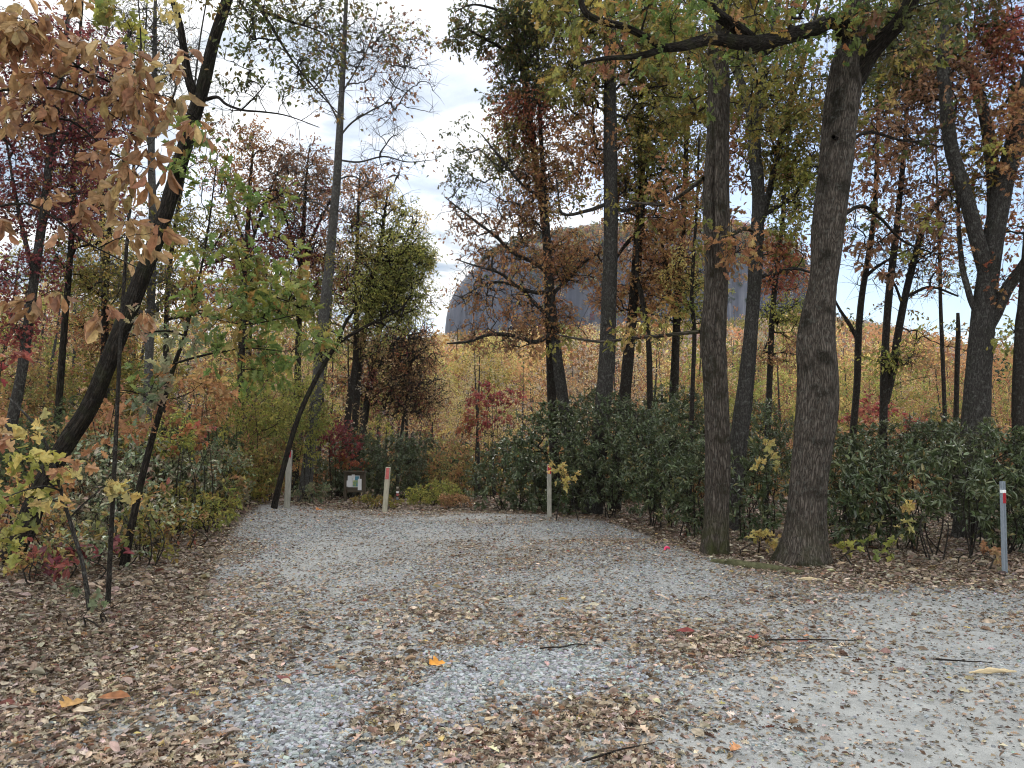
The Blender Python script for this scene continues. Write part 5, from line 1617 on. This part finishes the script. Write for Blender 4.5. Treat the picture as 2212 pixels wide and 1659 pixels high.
# background trees left of the centre, in their own right
make_tree('oak_tree', 'rust leafed oak whose airy top shows above the green sapling',
          [[(520, 900, 17), (522, 760, 16), (528, 620, 14), (535, 500, 11), (540, 400, 8), (548, 310, 4)], [(530, 560, 7), (570, 450, 5), (600, 370, 3)], [(532, 540, 7), (500, 440, 5), (480, 360, 3)]],
          24, [(550, 320, 50, 50, .7, 'rust'), (600, 350, 45, 50, .7, 'brown'), (500, 380, 50, 50, .7, 'rust'), (560, 440, 80, 60, .5, 'rust'), (530, 560, 90, 70, .6, 'maroon'), (560, 640, 100, 60, .6, 'ygreen'), (540, 500, 120, 120, .25, 'bare')],
          bark=M_THIN, shape='oak', size=0.13, nl=26, cr=0.5)
make_tree('oak_tree', 'brown leafed oak behind the tall pale tree at its left',
          [[(640, 900, 16), (644, 760, 15), (648, 620, 13), (655, 500, 10), (660, 400, 6), (668, 320, 3)], [(650, 580, 7), (620, 480, 5), (600, 420, 2)], [(652, 560, 7), (700, 460, 5), (730, 400, 2)]],
          25, [(660, 350, 50, 50, .7, 'brown'), (630, 430, 70, 60, .5, 'rust'), (690, 420, 60, 60, .35, 'brown'), (640, 530, 80, 70, .6, 'maroon'), (690, 560, 70, 80, .4, 'rust'), (650, 650, 90, 60, .7, 'ygreen'), (660, 480, 110, 120, .25, 'bare')],
          bark=M_THIN, shape='oak', size=0.13, nl=26, cr=0.5)
make_tree('oak_tree', 'orange brown oak right behind the tall pale tree, left of the yellow green tree',
          [[(748, 930, 15), (757, 850, 15), (768, 780, 14), (770, 640, 12), (772, 520, 9), (775, 420, 5), (778, 370, 3)]],
          27, [(780, 400, 60, 50, .6, 'rust'), (750, 480, 60, 60, .4, 'brown'), (720, 620, 70, 70, .5, 'maroon'), (770, 720, 80, 60, .5, 'mixed'), (760, 600, 110, 130, .3, 'bare')],
          bark=M_THIN, shape='oak', size=0.13, nl=26, cr=0.5)
make_tree('maple_tree', 'half bare maple with grey branches in the middle gap',
          [[(786, 925, 16), (794, 860, 15), (804, 800, 14), (815, 740, 11), (832, 670, 8), (850, 600, 5)], [(800, 820, 7), (840, 760, 6), (880, 710, 3)], [(802, 800, 7), (775, 740, 5), (750, 690, 3)]],
          30, [(860, 740, 90, 70, .6, 'bare'), (880, 850, 90, 60, .6, 'bare'), (880, 760, 80, 60, .5, 'tan'), (840, 830, 90, 60, .3, 'tan'), (900, 850, 80, 60, .35, 'straw'), (760, 820, 60, 50, .35, 'redor')],
          bark=M_GREY, shape='oval', size=0.10, nl=20, cr=0.5)


# ------------------------------------------------------------------ evergreen shrubs on the right
def ever(label, px, py, rx, ry, Y, **kw):
    k = dict(pal='rhodo', shape='lance', size=0.09, cov=1.7, nl=34, cr=0.26, whorl=True, leafmat=M_GLOSS, upb=1.0, group='evergreen shrubs beside the lot', cat='shrub')
    k.update(kw)
    pal = k.pop('pal')
    return make_shrub('evergreen_shrub', label, px, py, rx, ry, Y, pal, **k)


ever('glossy evergreen shrub at the end of the lot, left of the upright weathered post', 1105, 1040, 85, 85, 18.3, size=.085, shape='oval')
ever('glossy evergreen shrub mounded directly behind the upright weathered post', 1200, 1000, 95, 120, 17.2, size=.085, shape='oval', more=[(1150, 960, 60, 60, 1.0, 'rhodo')])
ever('tall evergreen shrub between the upright weathered post and the slim oak', 1320, 980, 95, 115, 16.2, size=.09)
ever('dark evergreen shrub just left of the slim oak, its bare stems showing below', 1425, 990, 85, 120, 14.6, pal='rhodoy', stems=9)
ever('dark evergreen shrub growing tight against the left side of the slim oak', 1495, 1040, 50, 100, 13.2, pal='rhodoy', stems=8)
ever('evergreen shrub behind the slim oak, reaching up its left side', 1460, 930, 90, 90, 18.5)
ever('loose evergreen shrub filling the gap between the two front oaks', 1632, 1070, 52, 110, 12.8, pal='rhodoy', size=0.12, cov=1.6)
ever('tall evergreen shrub behind the gap between the two front oaks', 1640, 960, 70, 90, 17.5)
ever('evergreen shrub hugging the right side of the stout oak', 1840, 1070, 65, 100, 11.9, pal='rhodoy', size=0.11, cov=1.4, stems=8)
ever('broad evergreen shrub midway between the stout oak and the channel post', 1930, 1060, 85, 95, 11.4, pal='rhodoy', size=0.115, cov=1.4, stems=8)
ever('evergreen shrub with drooping pale leaves just left of the channel post', 2055, 1050, 85, 90, 10.9, pal='rhodoy', size=0.125, droop=.5, cov=1.4)
ever('evergreen shrub around the foot of the lichen spotted tree', 2120, 1020, 90, 100, 12.0)
ever('dark evergreen shrub behind the channel post at the right edge', 2195, 1070, 70, 130, 11.2, pal='rhodoy')
ever('evergreen shrub under the twin stemmed tree', 1920, 985, 100, 60, 14.6, more=[(1990, 960, 60, 40, 1.2, 'rhodo')])
ever('evergreen shrub behind the stout oak, seen low to its right', 1820, 1000, 60, 80, 15.0)
ever('evergreen shrub between the twin stemmed tree and the lichen spotted tree', 2045, 960, 80, 60, 15.5, pal='rhodoy')
ever('pale topped evergreen shrub below the straight grey trunk', 1290, 900, 90, 60, 20.0, pal='rhodoy', cov=1.3)
ever('dark evergreen shrub directly behind the pale leaning post', 850, 1015, 70, 75, 25.0)
ever('low dark evergreen shrub right of the narrow trail marker', 915, 1000, 45, 60, 27.0, pal='rhodoy')
ever('brownish shrub arching over the path end, left of the evergreen mound', 975, 1010, 55, 60, 25.0, pal='mixed', shape='oval', size=.08, whorl=False, cov=1.4, leafmat=M_LEAF)
ever('dark shrub close to the left side of the notice board', 690, 1040, 40, 50, 24.6, pal='rhodoy')
ever('dark shrub right behind the notice board', 770, 1000, 60, 70, 26.5)

# ------------------------------------------------------------------ colourful small trees and low plants that stand out
def low(name, label, px, py, rx, ry, Y, pal, **kw):
    k = dict(shape='oval', size=0.085, cov=1.2, nl=26, cr=0.3, leafmat=M_LEAF, upb=0.9, cat='shrub', shell=0.1)
    k.update(kw)
    return make_shrub(name, label, px, py, rx, ry, Y, pal, **k)


low('red_maple', 'red leafed small maple above the left end of the evergreen mound', 1050, 880, 55, 55, 24, 'red', shape='maple', size=0.10, cat='tree', cov=.7, more=[(1100, 850, 50, 30, .6, 'red'), (1015, 910, 40, 40, .6, 'redor'), (1080, 840, 60, 30, .2, 'bare')])
low('red_maple', 'maroon maple spreading over the notice board', 735, 950, 60, 40, 24.0, 'maroon', shape='maple', size=0.10, cat='tree', cov=1.3, more=[(770, 1000, 40, 12, 1.0, 'redor'), (700, 920, 40, 40, .8, 'maroon')])
low('yellow_tree', 'bright yellow leafed small tree in the middle gap under the granite dome', 1040, 790, 70, 60, 34, 'yellow', cat='tree', cov=1.3, size=.12, cr=.5)
low('maple_shrub', 'red maple bush glowing behind the twin stemmed tree', 1880, 890, 60, 30, 22, 'red', shape='maple', size=.1, more=[(1960, 925, 50, 20, 1.0, 'red')])
low('maple_seedling', 'yellow maple sprig standing beside the upright weathered post', 1225, 1040, 26, 34, 15.4, 'yellow', shape='maple', size=0.11, nl=10, cr=.16, cov=.7, stems=2, more=[(1205, 1010, 14, 16, .6, 'yellow')])
low('maple_seedling', 'yellow leafed sprig at the foot between the two front oaks', 1640, 1180, 26, 32, 11.0, 'yellow', shape='maple', size=0.09, nl=10, cr=.14, cov=.7, stems=2)
low('maple_seedling', 'yellow green maple sprig higher up between the two front oaks', 1655, 985, 34, 24, 12.3, 'yellow', shape='maple', size=0.11, nl=10, cr=.16, cov=.7, stems=2)
low('maple_seedling', 'yellow green seedling right of the foot of the stout oak', 1850, 1190, 36, 26, 10.4, 'ygreen', shape='maple', size=0.11, nl=9, cr=.15, cov=.6, stems=3)
low('maple_seedling', 'yellow leafed seedling among dark shrubs midway to the channel post', 1985, 1120, 40, 30, 10.6, 'yellow', shape='maple', size=0.11, nl=9, cr=.15, cov=.45, stems=3, more=[(1950, 1190, 36, 16, .5, 'ygreen')])
low('maple_seedling', 'low yellow seedling by the foot of the channel post', 2110, 1200, 40, 18, 9.9, 'tan', shape='maple', size=0.09, nl=9, cr=.13, cov=.5, stems=3)
low('weed_clump', 'tall pale green weeds at the end of the path right of the trail marker', 935, 1072, 60, 30, 20.5, 'ygreen', shape='lance', size=0.07, nl=30, cr=.18, cov=1.5, cat='weeds', stems=9)
low('weed_clump', 'rusty low weeds left of the evergreen mound by the crest', 985, 1095, 40, 18, 19.3, 'tan', shape='lance', size=0.07, nl=26, cr=.15, cov=1.3, cat='weeds', stems=7)
low('weed_clump', 'yellow green weeds around the foot of the pale leaning post', 815, 1090, 50, 14, 19.0, 'olive', shape='lance', size=0.07, nl=26, cr=.14, cov=1.1, cat='weeds', stems=7)
low('weed_clump', 'strappy green plant at the left edge of the gravel crest', 475, 1095, 34, 30, 14.3, 'ygreen', shape='lance', size=0.14, nl=16, cr=.2, cov=.9, cat='weeds', stems=4)
low('weed_clump', 'pale leafed low plants right of the half hidden wooden post', 680, 1068, 50, 22, 19.5, 'pale', shape='oval', size=0.10, nl=22, cr=.18, cov=1.3, cat='weeds', stems=6)

# ------------------------------------------------------------------ understory on the left bank
U = 'understory shrubs on the left bank'
def under(label, px, py, rx, ry, Y, pal, **kw):
    k = dict(shape='oval', size=0.10, cov=0.95, nl=20, cr=0.26, leafmat=M_LEAF, upb=1.3, group=U, cat='shrub', shell=0.05, stem_r=0.011)
    k.update(kw)
    return make_shrub('understory_shrub', label, px, py, rx, ry, Y, pal, **k)


under('pale green shrub in front of the foot of the leaning trunk', 175, 1120, 85, 70, 10.5, 'pale', cov=.6, leafmat=M_GLOSS)
under('pale shrub with silvery flat leaves right of the leaning trunk', 250, 1000, 110, 70, 12.5, 'pale', leafmat=M_GLOSS)
under('grey green bush with silvery leaves beyond the stem of the young oak', 360, 1030, 100, 80, 13.8, 'pale', leafmat=M_GLOSS)
under('tangle of dull green leaves and bare stems near the left gravel edge', 440, 1070, 80, 70, 14.8, 'mixed', cov=.8)
under('olive green bush left of the dark leaning sapling', 530, 1040, 70, 80, 16.6, 'olive')
under('yellow green bush between the young oak and the dark leaning sapling', 560, 880, 90, 100, 18.0, 'ygreen', shape='lance', size=.11, cov=.9)
under('small leafed yellow green bush behind the dark leaning sapling', 650, 900, 60, 100, 19.5, 'ygreen', shape='lance', size=.10, cov=.9)
under('rust leafed bush right of the young oak at mid height', 430, 860, 70, 70, 15.5, 'rust', shape='oak', size=.12)
under('orange leafed bush low down behind the young oak', 300, 930, 80, 60, 15.0, 'tan', shape='maple', size=.11, cov=.7)
under('red and orange seedling bush low on the bank', 420, 970, 70, 50, 13.0, 'redor', shape='maple', size=.11, cov=.5)
under('dark green bush at the left edge behind the leaning trunk', 40, 1010, 90, 90, 12.0, 'rhodoy')
under('dark leafed bush deep in the left wood', 150, 960, 120, 90, 16.5, 'rhodoy', cov=1.3)
under('dark evergreen bush behind the silvery shrubs on the left', 400, 980, 130, 90, 19.0, 'rhodoy', cov=1.5)
under('mixed bush closing the view behind the yellow green saplings', 570, 960, 110, 110, 22.0, 'mixed', cov=1.4)
under('olive and rust bush deep behind the leaning trunk', 260, 830, 140, 90, 20.0, 'olive', cov=1.2)
under('tan coloured bush deep at the left edge', 60, 840, 100, 90, 18.0, 'mixed', cov=1.0)
under('bright red maple bush at the far left edge at mid height', 18, 790, 40, 50, 8.8, 'red', shape='maple', size=.12, nl=12, cov=.5, stems=2)
under('low purple leafed plants on the bank before the leaning trunk', 130, 1215, 110, 40, 8.4, 'maroon', shape='oval', size=.12, nl=14, cov=.45, stems=4)
under('low pale seedlings in the leaf carpet left of the gravel', 170, 1330, 100, 26, 6.7, 'pale', shape='maple', size=.09, nl=8, cr=.12, cov=.35, stems=5)
under('grey stemmed shrub leaning over the leaf carpet below the young oak', 300, 1120, 70, 70, 9.9, 'mixed', cov=.4)
under('bronze leaved bush between the leaning trunk and the young oak', 215, 890, 70, 60, 12.8, 'rust', shape='oak', size=.13, cov=.6)
under('thin bush with few pale leaves just left of the half hidden post', 505, 1085, 50, 50, 15.6, 'pale', cov=.7)

under('dull mixed bush covering the foot of the bank beside the leaning trunk', 90, 1160, 110, 60, 9.8, 'mixed', size=.08, nl=26, cov=.8)
under('silvery small leafed bush on the bank edge below the young oak', 300, 1120, 90, 60, 11.2, 'pale', size=.075, nl=26, cov=1.0, leafmat=M_GLOSS)
under('olive small leafed bush at the turn of the left gravel edge', 385, 1100, 70, 60, 12.6, 'olive', size=.075, nl=26, cov=1.0)
under('silvery bush behind the yellow maple at the bank edge', 215, 1070, 110, 70, 11.6, 'pale', size=.08, nl=26, cov=1.0, leafmat=M_GLOSS)
under('rust bush at the left edge beneath the maple sapling', 40, 1090, 90, 70, 10.6, 'rust', shape='maple', size=.085, nl=20, cov=.8)
under('pale small leafed bush above the strappy plant on the left edge', 465, 1020, 70, 70, 15.5, 'pale', size=.075, nl=26, cov=1.0)
under('yellow green small leafed bush in the middle of the left bank', 340, 950, 90, 60, 13.4, 'ygreen', size=.075, nl=26, cov=.8)
under('mixed autumn bush across the leaning trunk at mid height', 190, 950, 90, 60, 14.2, 'mixed', size=.08, nl=26, cov=.9)
under('mixed autumn bush by the foot of the dark leaning sapling', 560, 1010, 60, 70, 17.4, 'mixed', size=.08, nl=26, cov=1.0)
under('low russet bush at the very edge of the leaf carpet by the leaning trunk', 70, 1235, 100, 45, 8.7, 'mixed', size=.075, nl=26, cov=.8)
under('low silvery bush spilling onto the leaf carpet below the yellow maple', 190, 1205, 90, 45, 9.3, 'pale', size=.075, nl=26, cov=.8, leafmat=M_GLOSS)
under('low olive bush at the foot of the young oak', 290, 1165, 75, 45, 10.1, 'olive', size=.075, nl=26, cov=.8)
under('low mixed bush closing the bank at the left gravel edge', 375, 1140, 65, 40, 11.4, 'mixed', size=.075, nl=26, cov=.8)
under('low yellow green bush next to the strappy plant', 440, 1105, 50, 36, 13.4, 'ygreen', size=.075, nl=26, cov=.8)
under('dark low bush in the shade beneath the silvery bank bushes', 330, 1060, 120, 60, 14.5, 'rhodoy', size=.08, nl=26, cov=1.2)

# ------------------------------------------------------------------ background trees: a few of each kind, then copies
def proto(name, label, pal, shape, size, h, bark, cat='tree', seed=1, bare=0.0, group=None, pal2=None):
    rng = np.random.default_rng(900 + seed)
    root = empty(name, (0, 0, 0))
    tag(root, label, cat, group)
    b = Buf()
    lean = rng.standard_normal(2) * 0.05 * h
    s = spline([[0, 0, -.3, .02 * h * .6], [0, 0, 0, .019 * h * .6], [lean[0] * .4, lean[1] * .4, h * .4, .014 * h * .6], [lean[0], lean[1], h * .75, .008 * h * .6], [lean[0] * 1.2, lean[1] * 1.2, h * .97, .002 * h]], 0.3)
    tube(b, s[:, :3], s[:, 3], 9, trunk_disp(seed, False, .2, .03))
    b.build('trunk', bark, root)
    n = 75
    u = unit(rng.standard_normal((n, 3))) * rng.random((n, 1)) ** (1 / 2.6)
    w = h * 0.27
    c = np.array([lean[0], lean[1], h * 0.63]) + u * np.array([w, w, h * 0.37])
    b = Buf()
    pals = [pal if rng.random() < .75 else (pal2 or pal) for _ in range(n)]
    crown_mesh(b, s[len(s) // 4:, :3], c, pals, rng, shape, size, int(30 * (1 - bare)) + 2, 0.085 * h * .8, 0.006, 0.06)
    b.build('crown', [bark, M_LEAF], root)
    return root


def copy_of(o, loc, rz, s, label=None, group=None):
    r = o.copy(); COL.objects.link(r)
    r.location = loc; r.rotation_euler = (0, 0, rz); r.scale = (s, s, s)
    if label: r['label'] = label
    if group: r['group'] = group
    for ch in list(o.children):
        c = ch.copy(); COL.objects.link(c); c.parent = r
    return r


kinds = [('yellow_tree', 'yellow leafed tree in the autumn wood beyond the lot', 'yellow', 'ygreen', 'quad', .17, 0.0, M_GREY),
         ('orange_tree', 'orange leafed tree in the autumn wood beyond the lot', 'orange', 'yellow', 'quad', .17, 0.1, M_THIN),
         ('rust_oak', 'rust brown oak in the autumn wood beyond the lot', 'rust', 'tan', 'oak', .15, 0.3, M_GREY),
         ('green_tree', 'olive green tree in the autumn wood beyond the lot', 'ygreen', 'olive', 'quad', .17, 0.0, M_THIN),
         ('bare_tree', 'nearly bare grey twigged tree in the autumn wood beyond the lot', 'straw', 'grey', 'quad', .13, 0.6, M_GREY),
         ('maroon_maple', 'maroon maple in the autumn wood beyond the lot', 'maroon', 'redor', 'quad', .13, 0.35, M_GREY),
         ('tan_oak', 'tan leafed oak in the autumn wood beyond the lot', 'straw', 'tan', 'oak', .15, 0.3, M_GREY)]
rb = np.random.default_rng(77)
protos = []
for q, (nm, lab, p1, p2, shp, sz, bare, bk) in enumerate(kinds):
    for v in range(2):
        protos.append((proto(nm, lab, p1, shp, sz, 10.0, bk, seed=q * 2 + v, bare=bare, pal2=p2, group=lab.replace(' tree in', ' trees in').replace('oak in', 'oaks in').replace('maple in', 'maples in')), q))
placed = [0] * len(protos)


def put(k, x, y, h):
    o, q = protos[k]
    loc = (x, y, float(gh(x, y)))
    s = h / 10.0
    if placed[k] == 0:
        o.location = loc; o.rotation_euler = (0, 0, rb.random() * 6.28); o.scale = (s, s, s)
    else:
        copy_of(o, loc, rb.random() * 6.28, s)
    placed[k] += 1


def ang_limit(rx):
    return float(np.interp(rx, [-0.7, -0.45, -0.36, -0.30, -0.22, -0.13, -0.10, 0.03, 0.12, 0.4, 0.55, 0.7], [.27, .27, .25, .24, .20, .17, .125, .12, .15, .15, .12, .12]))


W_LEFT = np.array([1.3, .6, .9, 2.0, 3.6, 1.6, 1.6])
W_MID = np.array([2.0, 1.0, 1.4, .6, 4.5, .6, 2.6])
W_RIGHT = np.array([1.7, 1.8, 1.9, 1.7, 1.6, .7, 1.2])
pts = []
tries = 0
while len(pts) < 190 and tries < 6000:
    tries += 1
    y = 27 + 55 * rb.random() ** 1.1
    rx = -0.74 + 1.5 * rb.random()
    x = rx * y
    dmin = 1.5 + 0.02 * y
    if any((x - a) ** 2 + (y - c) ** 2 < dmin ** 2 for a, c, _ in pts):
        continue
    pts.append((x, y, rx))
for (x, y, rx) in pts:
    w = W_LEFT if rx < -0.2 else (W_MID if rx < 0.06 else W_RIGHT)
    q = rb.choice(len(kinds), p=w / w.sum())
    k = int(q) * 2 + int(rb.integers(0, 2))
    lim = ang_limit(rx)
    h = min((lim * (0.62 + 0.40 * rb.random())) * y + 2.6, 17.0)
    put(k, x, y, max(h, 3.0))
for k in range(len(protos)):
    if placed[k] == 0:
        put(k, -20 + 3 * k, 60, 9)

# brush: bushes copied over the ground between the trunks
bk_kinds = [('brush_bush', 'rust leafed bush on the ground of the far wood', 'rust'), ('brush_bush', 'tan leafed bush on the ground of the far wood', 'tan'),
            ('brush_bush', 'yellow green bush on the ground of the far wood', 'ygreen'), ('brush_bush', 'dark green bush on the ground of the far wood', 'rhodoy'),
            ('brush_bush', 'olive and tan bush on the ground of the far wood', 'mixed')]
bp = []
for q, (nm, lab, pal) in enumerate(bk_kinds):
    rng = np.random.default_rng(700 + q)
    root = empty(nm, (0, 0, 0)); tag(root, lab, 'shrub', lab.replace(' bush ', ' bushes '))
    n = 46
    u = unit(rng.standard_normal((n, 3))) * (0.2 + 0.8 * rng.random((n, 1))) ** 0.5
    c = np.array([0, 0, 0.95]) + u * np.array([1.3, 1.3, 0.95]); c[:, 2] = np.maximum(c[:, 2], .1)
    init = []
    for i in range(3):
        a = i * 2.1
        b = Buf()
        s = spline([[.1 * math.cos(a), .1 * math.sin(a), -.1, .025], [.3 * math.cos(a), .3 * math.sin(a), .5, .02], [.7 * math.cos(a), .7 * math.sin(a), 1.2, .008]], .2)
        tube(b, s[:, :3], s[:, 3], 6); init.append(s[2:, :3])
        b.build('stem', M_THIN, root)
    b = Buf()
    crown_mesh(b, np.vstack(init), c, [pal] * n, rng, 'quad', .13, 34, .34, .005, .02)
    b.build('foliage', [M_THIN, M_LEAF], root)
    bp.append([root, 0])
cnt = 0
while cnt < 170:
    y = 21.5 + 60 * rb.random() ** 1.5
    rx = -0.72 + 1.46 * rb.random(); x = rx * y
    if y < 31 and -0.30 < rx < 0.0:
        continue
    w = np.array([2, 2, 1.2, 2.2 if y < 34 else .6, 2.0])
    q = int(rb.choice(5, p=w / w.sum()))
    s = (0.7 + 0.7 * rb.random()) * (1.0 + 0.012 * (y - 20))
    loc = (x, y, float(gh(x, y)) - 0.05)
    if bp[q][1] == 0:
        bp[q][0].location = loc; bp[q][0].scale = (s, s, s)
    else:
        copy_of(bp[q][0], loc, rb.random() * 6.28, s)
    bp[q][1] += 1
    cnt += 1
